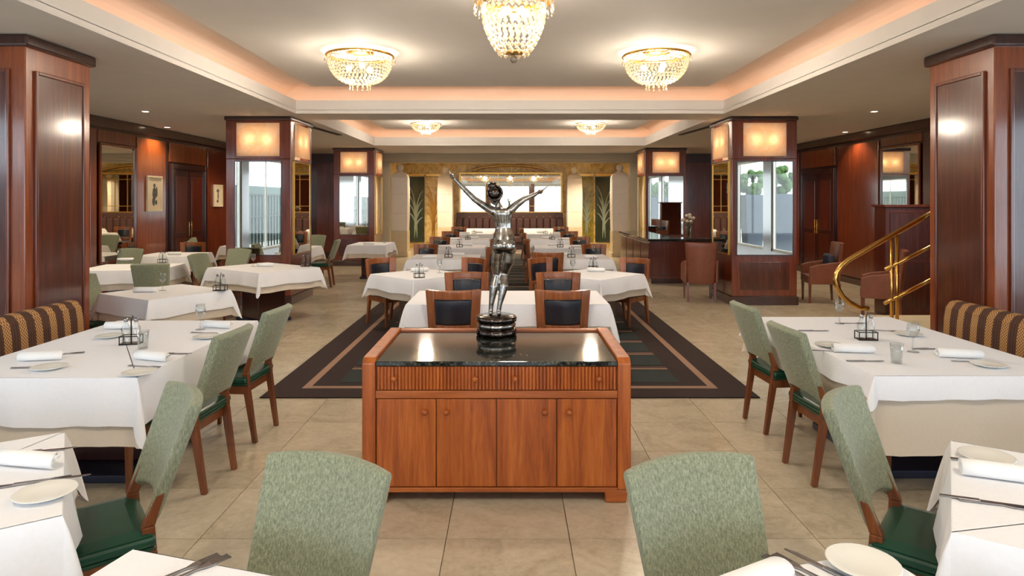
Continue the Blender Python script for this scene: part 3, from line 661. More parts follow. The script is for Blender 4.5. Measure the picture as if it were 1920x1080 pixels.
limb([px(957, 394), px(968, 384, .0), px(982, 374, .01), px(1000, 366, .02), px(1008, 362, .02)], [.032, .026, .021, .017, .012])
def hand(w, dirv, s):
    d = dirv.normalized(); u = Vector((0, 1, 0)); v = d.cross(u).normalized()
    m.ball(tuple(w+d*.022), (.020, .015, .018), 10, 7)
    for k, (o, L) in enumerate(((-.014, .038), (-.005, .046), (.005, .043), (.014, .034))):
        a = w+d*.032+u*o; limb([a, a+d*L*.5+v*.003*s, a+d*L+v*.010*s], [.0062, .0056, .0042], 6)
    a = w+d*.012-u*.016; limb([a, a+d*.018-u*.012+v*s*.006, a+d*.034-u*.016+v*s*.008], [.0065, .006, .0045], 6)
hand(px(852, 335, .02), px(844, 326)-px(852, 335), -1); hand(px(1008, 362, .02), px(1020, 356)-px(1008, 362), 1)
fig = m.build('figure', 'silver', T)
rm = fig.modifiers.new('remesh', 'REMESH'); rm.mode = 'VOXEL'; rm.voxel_size = .0042; rm.use_smooth_shade = True
smo = fig.modifiers.new('smooth', 'SMOOTH'); smo.factor = .5; smo.iterations = 6
m = MB(); m.ball(tuple(px(928, 362, -.012)), (.05, .052, .05), 14, 10); m.ball(tuple(px(924, 349, -.012)), (.034, .034, .030), 12, 8)
for k in range(9):
    a = k*.7; m.tube([tuple(px(928, 362, -.012)+Vector((.050*math.cos(a+q*.35), -.03+.02*math.sin(a), .05*math.sin(a+q*.35)*1.0))) for q in range(5)], .008, 6)
hr = m.build('hair', 'bronze_dark', T)
# ------------------------------------------------------------------ tables and cloths
TOPZ = .75
def cloth_mesh(w, d, z, drops, seed, flare=.03, tip=.30, wave=.012):
    if not isinstance(drops, (list, tuple)): drops = [drops]*4      # far, left, near, right side of the table's own axes
    drop = 1.0
    rnd = random.Random(seed); ph = [rnd.random()*6 for _ in range(6)]; per = []
    corners = [(w/2, d/2, 0), (-w/2, d/2, PI/2), (-w/2, -d/2, PI), (w/2, -d/2, 3*PI/2)]
    sdist = 0
    for k, (cx, cy, a0) in enumerate(corners):
        for q in range(11):
            a = q/10*PI/2; s2 = math.sin(2*a); fold = s2**1.6
            dr = drops[k-1]+(drops[k]-drops[k-1])*q/10
            per.append((cx, cy, math.cos(a0+a), math.sin(a0+a), dr*(1+tip*fold), flare+.075*fold-.012*math.sin(4*a)**2, 0, sdist))
        nx, ny, _ = corners[(k+1) % 4]; L = math.hypot(nx-cx, ny-cy); n = max(6, int(L/.06))
        dx, dy = math.cos(a0+PI/2), math.sin(a0+PI/2)
        for q in range(1, n):
            f = q/n; e = min(f, 1-f)*L; per.append((cx+(nx-cx)*f, cy+(ny-cy)*f, dx, dy, drops[k], flare, min(1, e/.12), sdist+L*f))
        sdist += L
    m = MB(); N = len(per); rings = []
    def ring(fn):
        o = len(m.v); m.v += [fn(p) for p in per]; rings.append(o)
    ring(lambda p: (p[0]-p[2]*.003, p[1]-p[3]*.003, z)); ring(lambda p: (p[0], p[1], z-.002)); ring(lambda p: (p[0]+p[2]*.001, p[1]+p[3]*.001, z-.006))
    K = 7
    for k in range(1, K+1):
        t = k/K
        def fn(p, t=t):
            wv = p[6]*wave*t*(math.sin(p[7]*13+ph[0])+.6*math.sin(p[7]*29+ph[1])); o = .002+p[5]*t**.8+wv
            return (p[0]+p[2]*o, p[1]+p[3]*o, z-.006-(drop*p[4]-.006)*t+p[6]*.006*t*math.sin(p[7]*9+ph[2]))
        ring(fn)
    for a, b in zip(rings, rings[1:]):
        for i in range(N): m.f.append((a+i, b+i, b+(i+1) % N, a+(i+1) % N)); m.sm.append(a >= rings[2])
    m.f.append(tuple(rings[0]+i for i in range(N))); m.sm.append(False); return m
TABLES = {}
def table(key, phrase, x, y, deg, w, d, drop=.2, under=.34, tip=.42):
    rz = math.radians(deg); TABLES[key] = (x, y, rz, w, d, phrase); h = abs(hash(key)) % 1000 if False else sum(map(ord, key))
    t = thing('dining_table', 'dark wood pedestal dining table, '+phrase, 'table', (x, y, 0), rz, 'dining tables')
    box(-w/2+.02, w/2-.02, -d/2+.02, d/2-.02, TOPZ-.045, TOPZ-.012).build('tabletop', 'mahogany_dark', t)
    pw, pd = min(w*.45, .55), min(d*.45, .4)
    m = MB(); m.box(-pw/2, pw/2, -pd/2, pd/2, .05, TOPZ-.045); m.build('pedestal', 'mahogany_dark', t, bevel=.01)
    box(-w*.25, w*.25, -d*.25, d*.25, 0, .05).build('foot_plate', 'navy_plate', t, bevel=.008)
    u = cloth_mesh(w, d, TOPZ-.006, under, h, .016, .10, .008).build('tablecloth', 'linen_cream', None, (x, y, 0), rz); tag(u, 'cream undercloth of '+phrase, 'tablecloth', 'cream undercloths')
    c = cloth_mesh(w+.008, d+.008, TOPZ, drop, h, .036, tip).build('tablecloth', 'linen', None, (x, y, 0), rz); tag(c, 'white top cloth draped over '+phrase, 'tablecloth', 'white top cloths')
table('A', 'the long table by the left striped bench', -2.55, 4.32, 0, 1.1, 1.66, .25, (.262, .262, .36, .262))
table('B', 'the long table by the right striped bench', 2.54, 4.42, 0, 1.12, 1.78, .12, (.262, .262, .42, .262))
table('C', 'the turned table at the lower left edge', -1.945, 2.08, -56+90, .85, .85, .24, .262)
table('D', 'the turned table at the lower right edge', 1.86, 1.98, 56-90, .85, .85, .24, .262)
table('E', 'the table at the bottom edge left of centre', -.737, 1.243, -16.3, .85, .85, .22, .262)
table('F', 'the table at the bottom edge right of centre', .704, 1.237, 16.3, .85, .85, .22, .262)
table('G', 'the turned table behind the left striped bench', -3.59, 6.8, 59, .88, .88, .18, .262, .75)
table('H1', 'the table beyond the left big pillar', -5.4, 9.3, 8, 1.1, .95, .18, .262, .75)
table('H2', 'the table under the tall left mirror', -5.95, 11.5, 0, .95, .9, .18, .262, .75)
table('I', 'the turned table before the nearer left lamp pillar', -3.5, 9.25, 54, .95, 1.25, .18, .262, .75)
table('J', 'the small table by the dark left door', -5.65, 13.9, 0, .75, .75, .18, .262, .75)
table('K', 'the aisle table before the farther left lamp pillar', -3.05, 14.35, 0, .8, 1.1, .18, .265, .75)
table('K2', 'the aisle table behind the nearer left lamp pillar', -4.4, 13.3, 0, .85, .85, .18, .265, .75)
table('T1', 'the wide table right behind the sideboard', -.02, 6.4, 0, 1.86, .9, .2, .265, .7)
table('T2L', 'the turned left table in the second centre row', -1.15, 8.42, 45, .92, .92, .18, .262, .75)
table('T2R', 'the turned right table in the second centre row', 1.08, 8.42, 45, .92, .92, .18, .262, .75)
ROWS = [('third', 11.0), ('fourth', 13.4), ('fifth', 16.0), ('sixth', 18.8)]
for nm, y in ROWS:
    for s in (-1, 1): table('R%s%d' % (nm, s), 'the %s table in the %s centre row' % (side_word(s), nm), s*1.08, y, 0, 1.15, 1.0, .16, .262, .6)
for s in (-1, 1): table('Z%d' % s, 'the %s table before the dark back bench' % side_word(s), s*.95, 21.7, 0, 1.0, .8, .15, .262)

# ------------------------------------------------------------------ chairs
def green_chair():
    c = thing('upholstered_chair', 'x', 'chair', group='green upholstered chairs')
    def back(a, b):
        u = a*2-1; top = .915+.012*(1-u*u); bot = .495+.055*math.sqrt(max(0, 1-u*u)); v = bot+(top-bot)*b
        hw = .185+.032*(v-.5)/.42; x = u*hw; y = -.205-.36*(v-.50)-.04*(1-u*u)
        return (x, y, v), (-.5*u*.4, -1, -.36)
    MB().sheet(back, 12, 9, .052).build('backrest', 'green_fabric', c, bevel=.014, seg=3)
    m = MB(); m.frustum((0, .0), .42, .43, .40, (0, .0), .45, .45, .425); m.frustum((0, .0), .45, .45, .425, (0, 0), .44, .44, .462); m.frustum((0, 0), .44, .44, .462, (0, 0), .32, .32, .478); m.build('seat', 'green_leather', c, bevel=.012)
    m = MB(); m.box(-.19, .19, -.2, -.175, .345, .405); m.box(-.19, .19, .175, .2, .345, .405); m.box(-.2, -.175, -.2, .2, .345, .405); m.box(.175, .2, -.2, .2, .345, .405); m.build('seat_rail', 'chair_wood', c)
    for s in (-1, 1):
        m = MB(); m.frustum((s*.175, -.265), .03, .032, 0, (s*.18, -.205), .036, .046, .40); m.frustum((s*.18, -.205), .036, .046, .40, (s*.178, -.20), .036, .044, .49); m.frustum((s*.178, -.20), .036, .044, .49, (s*.178, -.24), .034, .030, .60); m.build('leg', 'chair_wood', c, bevel=.004)
        m = MB(); m.frustum((s*.185, .185), .026, .026, 0, (s*.185, .185), .042, .042, .40); m.build('leg', 'chair_wood', c, bevel=.004)
    return c
GP = green_chair()
def gchair(x, y, deg, label): return place(GP, (x, y, 0), math.radians(deg), label)
gchair(-.675, 1.62, 158, 'green upholstered chair seen from its front, left of the sideboard at the bottom edge')
gchair(.645, 1.61, 198, 'green upholstered chair seen from its front, right of the sideboard at the bottom edge')
gchair(-1.615, 2.44, 128, 'green upholstered chair tucked to the lower left turned table')
gchair(1.60, 2.37, -130, 'green upholstered chair tucked to the lower right turned table')
gchair(-2.02, 3.96, 86, 'green upholstered chair at near half of the long left table')
gchair(2.06, 4.06, -86, 'green upholstered chair at near half of the long right table')
gchair(-2.04, 4.76, 86, 'green upholstered chair at far half of the long left table')
gchair(2.11, 4.92, -86, 'green upholstered chair at far half of the long right table')
gchair(-4.1, 6.76, -90, 'green chair half hidden by the left big pillar')
gchair(-4.53, 8.34, 17, 'olive lit green chair turned away, between two left tables past the big pillar')
gchair(-6.15, 10.15, 172, 'green chair against the tall left wall mirror')
gchair(-4.2, 9.42, -98, 'green chair on the wall side of the turned table before left lamp pillar')
gchair(-4.42, 10.1, 165, 'green chair standing before the nearer left lamp pillar')
gchair(-6.33, 13.5, -98, 'green chair beside the small table by the dark left door')
gchair(-3.78, 12.9, 95, 'green chair in the aisle between the two left lamp pillars, seen from behind')
gchair(-4.35, 14.25, 178, 'green chair facing out behind the aisle table near left lamp pillar')

def wood_chair():
    c = thing('wooden_chair', 'x', 'chair', group='wooden chairs with navy pads')
    def pan(x0, x1, z0, z1, thick, name, mat, bev=.006, n=6, off=0):
        def fn(a, b):
            z = z0+(z1-z0)*b; k = 1+.10*(z-.55)/.35; x = (x0+(x1-x0)*a)*k; u = x/.24
            return (x, -.285-.10*(z-.55)+.10*u*u+off, z), (-.55*u, 1, .1)
        return MB().sheet(fn, n, 3, thick).build(name, mat, c, bevel=bev)
    pan(-.225, -.150, .53, .895, .034, 'back_stile', 'frame_wood'); pan(.150, .225, .53, .895, .034, 'back_stile', 'frame_wood')
    pan(-.150, .150, .815, .895, .034, 'top_rail', 'frame_wood'); pan(-.150, .150, .53, .585, .034, 'lower_rail', 'frame_wood')
    pan(-.148, .148, .590, .812, .05, 'back_pad', 'navy_leather', .012, 8)
    m = MB(); m.frustum((0, 0), .42, .42, .40, (0, 0), .45, .44, .43); m.frustum((0, 0), .45, .44, .43, (0, 0), .42, .41, .47); m.build('seat', 'navy_leather', c, bevel=.012)
    m = MB(); m.box(-.2, .2, -.2, -.175, .335, .40); m.box(-.2, .2, .175, .2, .335, .40); m.box(-.2, -.175, -.2, .2, .335, .40); m.box(.175, .2, -.2, .2, .335, .40); m.build('seat_rail', 'frame_wood', c)
    for s in (-1, 1):
        m = MB(); m.frustum((s*.19, -.27), .032, .034, 0, (s*.19, -.21), .04, .05, .40); m.frustum((s*.19, -.21), .04, .05, .40, (s*.19, -.225), .04, .04, .56); m.build('leg', 'frame_wood', c, bevel=.004)
        m = MB(); m.frustum((s*.19, .185), .028, .028, 0, (s*.19, .185), .042, .042, .40); m.build('leg', 'frame_wood', c, bevel=.004)
    return c
WP = wood_chair()
def wchair(x, y, deg, label): return place(WP, (x, y, 0), math.radians(deg), label)
wchair(-.51, 6.11, 0, 'wooden chair with navy back pad behind sideboard, left of the statue base')
wchair(.475, 6.11, 0, 'wooden chair with navy back pad behind sideboard, right of the statue base')
wchair(-.48, 7.05, 180, 'wooden chair with navy pad facing out across the wide table, left of statue')
wchair(.54, 7.05, 180, 'wooden chair with navy pad facing out across the wide table, right of statue')
wchair(-1.64, 8.92, -135, 'wooden chair with navy pad at outer side of the turned left centre table')
wchair(-.66, 8.92, 135, 'wooden chair with navy pad at aisle side of the turned left centre table')
wchair(.58, 8.92, -135, 'wooden chair with navy pad at aisle side of the turned right centre table')
wchair(1.58, 8.92, 135, 'wooden chair with navy pad at outer side of the turned right centre table')
wchair(-6.1, 12.3, 180, 'wooden chair below the framed print with standing figure')
for nm, y in ROWS:
    for s in (-1, 1):
        if nm == 'third' and s > 0: wchair(.62, y-.66, -8, 'wooden chair on the near side of the right table in the third centre row')
        else: wchair(s*.60, y+.05, -90*s, 'wooden chair on the aisle side of the %s table in the %s centre row' % (side_word(s), nm))
        wchair(s*1.62, y+.78, 180+18*s, 'wooden chair on the far side of the %s table in the %s centre row' % (side_word(s), nm))
def tub_chair():
    c = thing('leather_armchair', 'x', 'armchair', group='brown leather armchairs')
    def back(a, b):
        u = a*2-1; z = .30+.70*b; hw = .225+.04*b; return (u*hw, -.26-.08*b+.05*u*u, z), (-.3*u, -1, 0)
    MB().sheet(back, 10, 6, .06).build('backrest', 'brown_leather', c, bevel=.014)
    for s in (-1, 1):
        x0, x1 = sorted((s*.235, s*.28)); m = MB(); m.prism([(-.25, .32), (.22, .32), (.22, .60), (.1, .64), (-.28, .70)], x0, x1, 'x'); m.build('armrest', 'brown_leather', c, bevel=.012)
        for y in (-.25, .2): MB().frustum((s*.22, y-.02*(y < 0)), .03, .03, 0, (s*.22, y), .045, .045, .33).build('leg', 'mahogany', c, bevel=.004)
    box(-.235, .235, -.23, .23, .32, .46).build('seat', 'brown_leather', c, bevel=.02)
    return c
TP = tub_chair()
place(TP, (3.24, 11.15, 0), math.radians(-8), 'brown leather armchair seen from behind before the bar counter')
place(TP, (5.2, 10.95, 0), math.radians(80), 'brown leather armchair beside the nearer right lamp pillar')
place(TP, (5.3, 9.35, 0), math.radians(60), 'brown leather armchair in shade past the brass railing')
cu = box(-.17, .17, -.05, .05, 0, .34).build('cushion', 'blue_cushion', None, (5.37, 10.98, .462), math.radians(80), bevel=.045, seg=4); tag(cu, 'dark blue cushion propped in the leather armchair', 'cushion')

# ------------------------------------------------------------------ striped benches
def bench(s):
    b = thing('striped_bench', 'brown and gold striped bench along the %s long table' % side_word(s), 'bench', (3.5 if s > 0 else -3.44, 3.6, 0), 0, 'striped benches')
    L = 1.67; prof = [(-s*.02, .40), (0, .75), (s*.015, .84), (s*.05, .89), (s*.12, .90), (s*.18, .87), (s*.20, .75), (s*.20, .1), (s*.05, .1)]
    m = MB(); m.prism(prof, -L, L, 'y'); m.build('backrest', 'stripe_fabric', b, bevel=.02, seg=3)
    x0, x1 = sorted((-s*.27, s*.03)); box(x0, x1, -L, L, .30, .47).build('seat', 'stripe_fabric', b, bevel=.035, seg=3)
    x0, x1 = sorted((-s*.22, s*.18)); box(x0, x1, -L+.02, L-.02, 0, .30).build('plinth', 'mahogany_dark', b)
for s in (-1, 1): bench(s)
b = thing('back_bench', 'dark brown channel back bench under the wide mirror', 'bench', (0, 22.95, 0))
box(-1.9, 1.88, .1, .3, .1, 1.27).build('backrest', 'dark_bench', b, bevel=.02)
for k in range(16): box(-.115, .115, .02, .12, .47, 1.08).build('back_channel', 'dark_bench', b, (-1.79+.238*k, 0, 0), bevel=.045, seg=3)
for k in range(15): MB().ball((-1.67+.238*k, .0, 1.12), .022, 8, 6).build('stud', 'gilt', b)
box(-1.9, 1.88, -.5, .1, .25, .46).build('seat', 'dark_bench', b, bevel=.03); box(-1.88, 1.86, -.44, .28, 0, .25).build('plinth', 'mahogany_dark', b)

# ------------------------------------------------------------------ bar counter, host stand, steps and railing on the right
K = thing('bar_counter', 'mahogany bar counter with black granite top between the right lamp pillars', 'counter', (2.86, 13.3, 0))
box(0, 1.6, 0, .62, .1, .87).build('front_body', 'counter_wood', K); box(0, .6, .62, 3.5, .1, .87).build('side_body', 'counter_wood', K)
box(.04, 1.6, .04, .6, 0, .1).build('kick_board', 'mahogany_dark', K); box(.04, .56, .6, 3.46, 0, .1).build('kick_board', 'mahogany_dark', K)
m = MB(); m.prism([(-.05, -.05), (1.65, -.05), (1.65, .67), (.65, .67), (.65, 3.5), (-.05, 3.5)], .87, .915); m.build('granite_top', 'granite', K, bevel=.006)
for k in range(2): box(.05+k*.78, .78+k*.78, -.015, 0, .16, .82).build('front_board', 'counter_wood', K, bevel=.006)
for k in range(4): box(-.015, 0, .06+k*.85, .85+k*.85, .16, .82).build('side_board', 'counter_wood', K, bevel=.006)
V = thing('flower_vase', 'glass vase of pale flowers on the bar counter', 'vase', (3.75, 13.65, .915))
MB().lathe([(.05, 0), (.06, .02), (.045, .12), (.07, .24), (.066, .24), (.04, .12), (.05, .02)], 16).build('vase_body', 'glass', V)
for k in range(9):
    a = k*2.4; r = .05+.1*((k*37) % 10)/10; h = .34+.16*((k*53) % 10)/10; e = (r*math.cos(a), r*math.sin(a), h)
    st = MB().tube([(0, 0, .03), (e[0]*.4, e[1]*.4, h*.6), e], .004, 5).build('stalk', 'leaf', V); MB().ball(e, (.04, .04, .032), 8, 6).build('bloom', 'flower', st)
Hs = thing('host_stand', 'tall dark wood host stand beyond the brass railing', 'stand', (5.92, 9.65, 0))
box(-.36, .36, -.02, .28, .0, 1.6).build('cabinet', 'counter_wood', Hs, bevel=.008); box(-.40, .40, -.06, .3, 1.6, 1.64).build('top_board', 'mahogany', Hs, bevel=.008)
for z0, z1 in ((.12, .78), (.86, 1.52)): box(-.3, .3, -.035, -.02, z0, z1).build('front_panel', 'burl', Hs, bevel=.006)
st = thing('stone_steps', 'pale stone steps rising to the right beside the brass railing', 'steps', (3.9, 6.35, 0))
box(0, 3.05, 0, 1.5, 0, .16).build('step', 'step_stone', st, bevel=.01); box(.36, 3.05, .002, 1.5, .16, .32).build('step', 'step_stone', st, bevel=.01)
RY = 6.8
def rp(x, y): return ((x-CX)*RY/F, 0, CAMH-(y-CY)*RY/F)
ra = thing('brass_railing', 'polished brass handrail with curled end beside the right pillar', 'railing', (0, RY, 0))
MB().tube([rp(*p) for p in ((1762, 391), (1720, 414.5), (1680, 437), (1640, 459), (1610, 476), (1590, 488), (1577, 499), (1569, 511), (1566, 524), (1570, 540), (1580, 556), (1594, 568), (1610, 576), (1628, 579))], .026, 12).build('handrail', 'brass', ra)
def post(x, z0, yt, r):
    X = (x-CX)*RY/F; m = MB(); m.tube([(X, 0, z0), (X, 0, CAMH-(yt-CY)*RY/F)], r, 12); m.lathe([(.045, z0), (.045, z0+.012), (.02, z0+.03)], 14, (X, 0)); m.build('post', 'brass', ra)
post(1761, .32, 392, .019); post(1672, .16, 440, .018); post(1682, .16, 436, .018)
MB().tube([rp(1768, 451), rp(1660, 505)], .02, 10).build('lower_rail', 'brass', ra); MB().tube([rp(1768, 513), rp(1658, 569)], .02, 10).build('lower_rail', 'brass', ra)

# ------------------------------------------------------------------ table ware
def onpx(x, y, z=TOPZ): k = (CAMH-z)/(y-CY); return ((x-CX)*k, F*k)
def lathe_obj(name, prof, mat, n=24, cap=True): return MB().lathe(prof, n, cap=cap).build(name, mat)
def mk_plate():
    p = thing('side_plate', 'x', 'plate', group='white side plates')
    MB().lathe([(.05, .002), (.055, .005), (.088, .014), (.09, .016), (.086, .017), (.055, .009), (.001, .008)], 32).build('dish', 'porcelain', p); MB().lathe([(.042, 0), (.046, 0), (.05, .004), (.04, .004), (.042, 0)], 24, cap=False).build('foot_ring', 'porcelain', p); return p
def mk_napkin():
    m = MB(); N = 14
    def fn(a, b):
        t = a*2*PI*1.7; r = .014+.016*a; x = -.11+.22*b+(.02*math.sin(a*9) if b > .5 else 0); return (x, r*1.15*math.cos(t), .029+r*.9*math.sin(t)), (0, math.cos(t), math.sin(t))
    m.sheet(fn, 34, 4, .004); o = m.build('napkin', 'napkin'); return tag(o, 'x', 'napkin', 'rolled napkins')
def mk_knife():
    k = thing('table_knife', 'x', 'knife', group='table knives')
    MB().prism([(-.11, -.006), (.0, -.008), (.0, .008), (-.11, .006)], .001, .007).build('handle', 'steel', k, bevel=.002); MB().prism([(.0, -.008), (.08, -.010), (.112, -.002), (.112, .004), (0, .007)], .002, .004).build('blade', 'steel', k); return k
def mk_fork():
    f = thing('table_fork', 'x', 'fork', group='table forks')
    MB().prism([(-.105, -.009), (-.08, -.007), (.01, -.003), (.03, -.010), (.045, -.012), (.045, .012), (.03, .010), (.01, .003), (-.08, .007), (-.105, .009)], .001, .005).build('handle', 'steel', f)
    for k in range(4): box(.045, .095, -.012+.0068*k, -.0084+.0068*k, .002, .005).build('tine', 'steel', f)
    return f
def mk_glass():
    g = thing('water_glass', 'x', 'glass', group='water glasses')
    MB().lathe([(.001, .002), (.026, .002), (.028, .0), (.036, .115), (.034, .115), (.026, .012), (.001, .010)], 20, cap=False).build('tumbler', 'glass', g); return g
def mk_wine():
    g = thing('wine_glass', 'x', 'glass', group='wine glasses')
    MB().lathe([(.034, 0), (.034, .003), (.006, .008), (.004, .08), (.006, .088)], 20).build('stem', 'glass', g); MB().lathe([(.006, .086), (.028, .105), (.036, .135), (.030, .185), (.0285, .185), (.034, .135), (.026, .108), (.004, .09)], 20, cap=False).build('bowl', 'glass', g); return g
def mk_caddy():
    c = thing('condiment_caddy', 'x', 'caddy', group='condiment caddies')
    m = MB()
    for z in (.004, .055):
        m.tube([(.06*sx, .035*sy, z) for sx, sy in ((1, 1), (-1, 1), (-1, -1), (1, -1))], .0035, 6, closed=True)
    for sx in (-1, 1):
        for sy in (-1, 1): m.tube([(.06*sx, .035*sy, 0), (.06*sx, .035*sy, .058)], .0035, 6)
    m.build('wire_rack', 'dark_iron', c); MB().tube([(0, 0, .0), (0, 0, .16), (.012, 0, .18), (0, 0, .195), (-.012, 0, .18), (0, 0, .165)], .004, 6).build('carry_loop', 'dark_iron', c)
    box(-.058, .058, -.033, .033, .002, .006).build('tray', 'steel', c)
    for sx in (-1, 1):
        b = MB().lathe([(.024, .007), (.026, .012), (.026, .11), (.012, .135), (.011, .15)], 14, (.031*sx, 0)).build('cruet', 'glass', c); MB().lathe([(.013, .148), (.013, .165), (.006, .172)], 10, (.031*sx, 0)).build('stopper', 'steel', b)
    return c
protos = {'plate': mk_plate(), 'napkin': mk_napkin(), 'knife': mk_knife(), 'fork': mk_fork(), 'glass': mk_glass(), 'wine': mk_wine(), 'caddy': mk_caddy()}
names = {'plate': 'white side plate', 'napkin': 'rolled white napkin', 'knife': 'steel table knife', 'fork': 'steel table fork', 'glass': 'clear water glass', 'wine': 'clear stemmed wine glass', 'caddy': 'wire condiment caddy with two cruets'}
def ware(kind, xy, deg, where): place(protos[kind], (xy[0], xy[1], TOPZ+.0012), math.radians(deg), names[kind]+' '+where)
A = 'on the long left table, '
for k, x, y, r, w in (('napkin', 76, 676, 10, 'by the bench at the near side'), ('plate', 92, 692, 0, 'by the bench at the near side'), ('knife', 60, 690, 8, 'by the bench at the near side'), ('fork', 125, 664, 20, 'by the bench at the near side'),
        ('napkin', 286, 676, -18, 'before the nearer green chair'), ('plate', 262, 702, 0, 'before the nearer green chair'), ('knife', 326, 664, 0, 'before the nearer green chair'), ('fork', 272, 688, -10, 'before the nearer green chair'),
        ('napkin', 408, 615, -14, 'before the farther green chair'), ('plate', 388, 634, 0, 'before the farther green chair'), ('fork', 384, 625, -8, 'before the farther green chair'),
        ('napkin', 228, 617, 4, 'at the far bench end'), ('plate', 206, 633, 0, 'at the far bench end'), ('glass', 268, 654, 0, 'beside the caddy'), ('wine', 376, 618, 0, 'near the far edge')): ware(k, onpx(x, y), r, A+w)
ware('caddy', onpx(246, 645), 12, 'on the long left table')
A = 'on the long right table, '
for k, x, y, r, w in (('plate', 1556, 650, 0, 'before the farther green chair'), ('fork', 1556, 659, -8, 'before the farther green chair'), ('napkin', 1596, 661, -8, 'before the nearer green chair'), ('knife', 1622, 678, 0, 'before the nearer green chair'),
        ('glass', 1681, 681, 0, 'standing near the front edge'), ('wine', 1712, 660, 0, 'standing near its middle'), ('plate', 1853, 687, 0, 'by the bench at the near side'), ('fork', 1822, 679, -12, 'by the bench at the near side'), ('napkin', 1795, 671, -12, 'by the bench at the near side'),
        ('knife', 1742, 655, 0, 'by the bench at its middle'), ('wine', 1574, 607, 0, 'standing at the far edge'), ('knife', 1525, 621, 0, 'near its far left corner'), ('fork', 1600, 607, 0, 'near the far edge'), ('plate', 1703, 629, 0, 'by the bench at the far end'), ('fork', 1662, 621, -15, 'by the bench at the far end')): ware(k, onpx(x, y), r, A+w)
ware('caddy', onpx(1624, 637), -4, 'on the long right table')
A = 'on the lower left turned table, '
for k, x, y, r, w in (('knife', 79, 847, 18, 'above the napkin'), ('napkin', 52, 874, -10, 'between the cutlery'), ('plate', 85, 930, 0, 'at its near side'), ('fork', 70, 905, 24, 'above the plate'), ('knife', 98, 901, 22, 'beside the fork above the plate')): ware(k, onpx(x, y), r, A+w)
A = 'on the lower right turned table, '
for k, x, y, r, w in (('plate', 1850, 862, 0, 'at its far side'), ('fork', 1846, 868, -18, 'above the napkin'), ('napkin', 1872, 898, -22, 'between the cutlery'), ('knife', 1838, 941, -20, 'below the napkin'), ('fork', 1872, 948, -20, 'below the napkin')): ware(k, onpx(x, y), r, A+w)
for k, x, y, r, w in (('fork', 342, 1072, 50, 'left one of two on the bottom edge table left of centre'), ('fork', 362, 1074, 50, 'right one of two on the bottom edge table left of centre'), ('napkin', 1400, 1110, 28, 'on the bottom edge table right of centre'), ('fork', 1492, 1076, 122, 'left one of two on the bottom edge table right of centre'),
        ('fork', 1512, 1074, 122, 'right one of two on the bottom edge table right of centre'), ('knife', 1546, 1068, 124, 'on the bottom edge table right of centre'), ('plate', 1618, 1064, 0, 'on the bottom edge table right of centre')): ware(k, onpx(x, y), r, w)
def local(key, u, v):
    x, y, rz, w, d, ph = TABLES[key]; a, b = u*w/2, v*d/2; return (x+a*math.cos(rz)-b*math.sin(rz), y+a*math.sin(rz)+b*math.cos(rz)), ph
def on(kind, key, u, v, deg, extra=''):
    xy, ph = local(key, u, v); ware(kind, xy, deg, 'on '+ph.replace('the ', '', 1) if False else 'on '+ph+extra)
on('caddy', 'G', .3, .1, 0) if False else None
for x, y, kind, key, r, e in ((272, 548, 'napkin', 'G', 5, ''), (305, 545, 'wine', 'G', 0, ''), (413, 545, 'caddy', 'G', 0, ''), (222, 487, 'wine', 'H1', 0, ''), (235, 490, 'napkin', 'H1', 10, ''), (305, 493, 'caddy', 'H1', 0, ''), (475, 500, 'wine', 'I', 0, ''), (497, 500, 'napkin', 'I', 0, ''), (573, 500, 'caddy', 'I', 0, '')):
    ware(kind, onpx(x, y), r, 'on '+TABLES[key][5])
on('napkin', 'T1', -.45, -.1, 14, ', left half'); on('napkin', 'T1', .5, -.15, 8, ', right half'); on('plate', 'T1', -.75, 0, 0, ', left half'); on('plate', 'T1', .75, 0, 0, ', right half'); on('wine', 'T1', -.12, .4, 0)
ware('caddy', onpx(786, 521), 20, 'on '+TABLES['T2L'][5]); ware('caddy', onpx(1112, 507), -20, 'on '+TABLES['T2R'][5]); on('napkin', 'T2L', .3, .5, 20); on('napkin', 'T2R', .5, .3, -20); on('wine', 'T2R', -.3, .5, 0); on('wine', 'T2L', .5, -.2, 0)
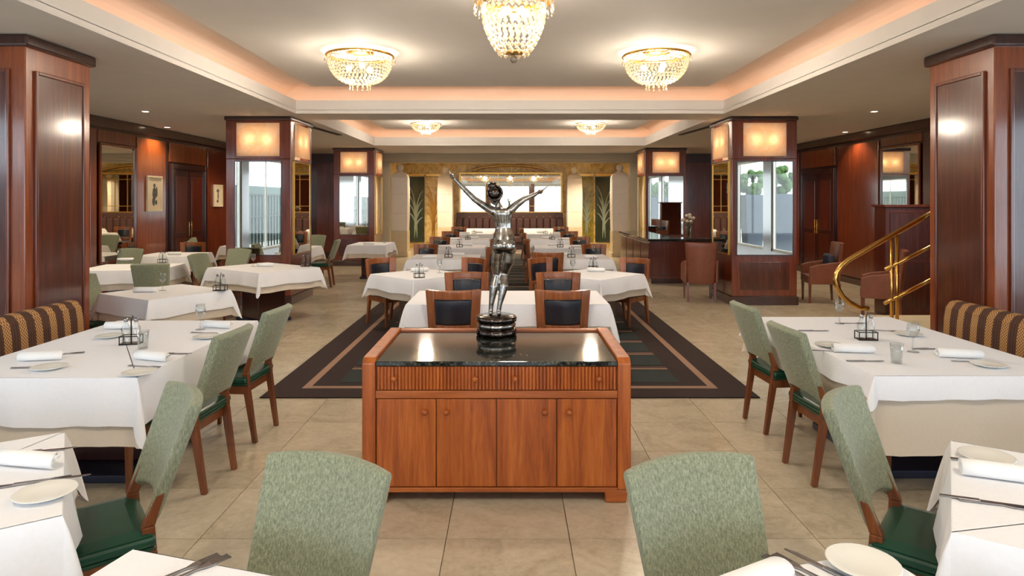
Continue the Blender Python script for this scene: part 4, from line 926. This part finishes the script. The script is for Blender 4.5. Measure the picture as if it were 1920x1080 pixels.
for nm, y in ROWS:
    for s in (-1, 1):
        k = 'R%s%d' % (nm, s); on('caddy', k, -.1*s, -.35, 0); on('napkin', k, .45*s, -.5, 10, ', near side'); on('napkin', k, -.3*s, .5, -10, ', far side'); on('wine', k, .6*s, .2, 0)
on('napkin', 'K', 0, -.5, 6); on('glass', 'K', .6, .4, 0); on('napkin', 'H2', .2, -.3, 0)

# ------------------------------------------------------------------ outside the windows (seen in the mirrors)
for nm, x0, x1 in (('terrace_left', XL-6, XL-.15), ('terrace_right', XR+.15, XR+6)): struct(box(x0, x1, -8, 10, -.2, -.05).build('ground_'+nm, 'terrace_stone'), 'pale stone terrace outside the windows')
struct(box(XL-6, XR+6, -14, YF-.15, -.22, -.06).build('ground_terrace_front', 'terrace_stone'), 'pale stone terrace behind the viewpoint')
def bush(m, c, r, seed):
    rnd = random.Random(seed)
    for k in range(60):
        z = rnd.uniform(-1, 1); a = rnd.uniform(0, 6.28); q = math.sqrt(1-z*z); R_ = r*rnd.uniform(.62, .8); m.ball((c[0]+R_*q*math.cos(a), c[1]+R_*q*math.sin(a), c[2]+R_*z), r*rnd.uniform(.16, .3), 6, 4)
for k, y in enumerate((-3.5, -1.15, 1.19, 3.5)):
    p = thing('planter', 'grey planter with clipped green shrub mirrored in the right lamp pillar, %s from the bar' % ('fourth', 'third', 'second', 'first')[k], 'planter', (8.3, y, -.05), 0, 'terrace planters')
    MB().frustum((0, 0), .5, .5, 0, (0, 0), .70, .70, 1.95).build('pot', 'planter_grey', p, bevel=.02); MB().tube([(0, 0, 1.85), (0, 0, 2.2)], .04).build('trunk', 'bark', p); m = MB(); bush(m, (0, 0, 2.36), .50, k); m.build('foliage', 'hedge', p)
rl = thing('terrace_railing', 'pale iron terrace railing mirrored in the left lamp pillar', 'railing', (-8.2, 0, -.05))
for k in range(40): MB().tube([(0, -4.6+.28*k, 0), (0, -4.6+.28*k, 1.95)], .03, 6).build('baluster', 'iron_rail', rl)
for z in (.15, 1.2, 1.9): box(-.03, .03, -4.8, 6.6, z, z+.06).build('rail', 'iron_rail', rl)
struct(box(-10.6, -10.4, -9, 10, -.05, 2.3).build('wall_courtyard', 'court_wall'), 'grey green courtyard wall outside the left windows')
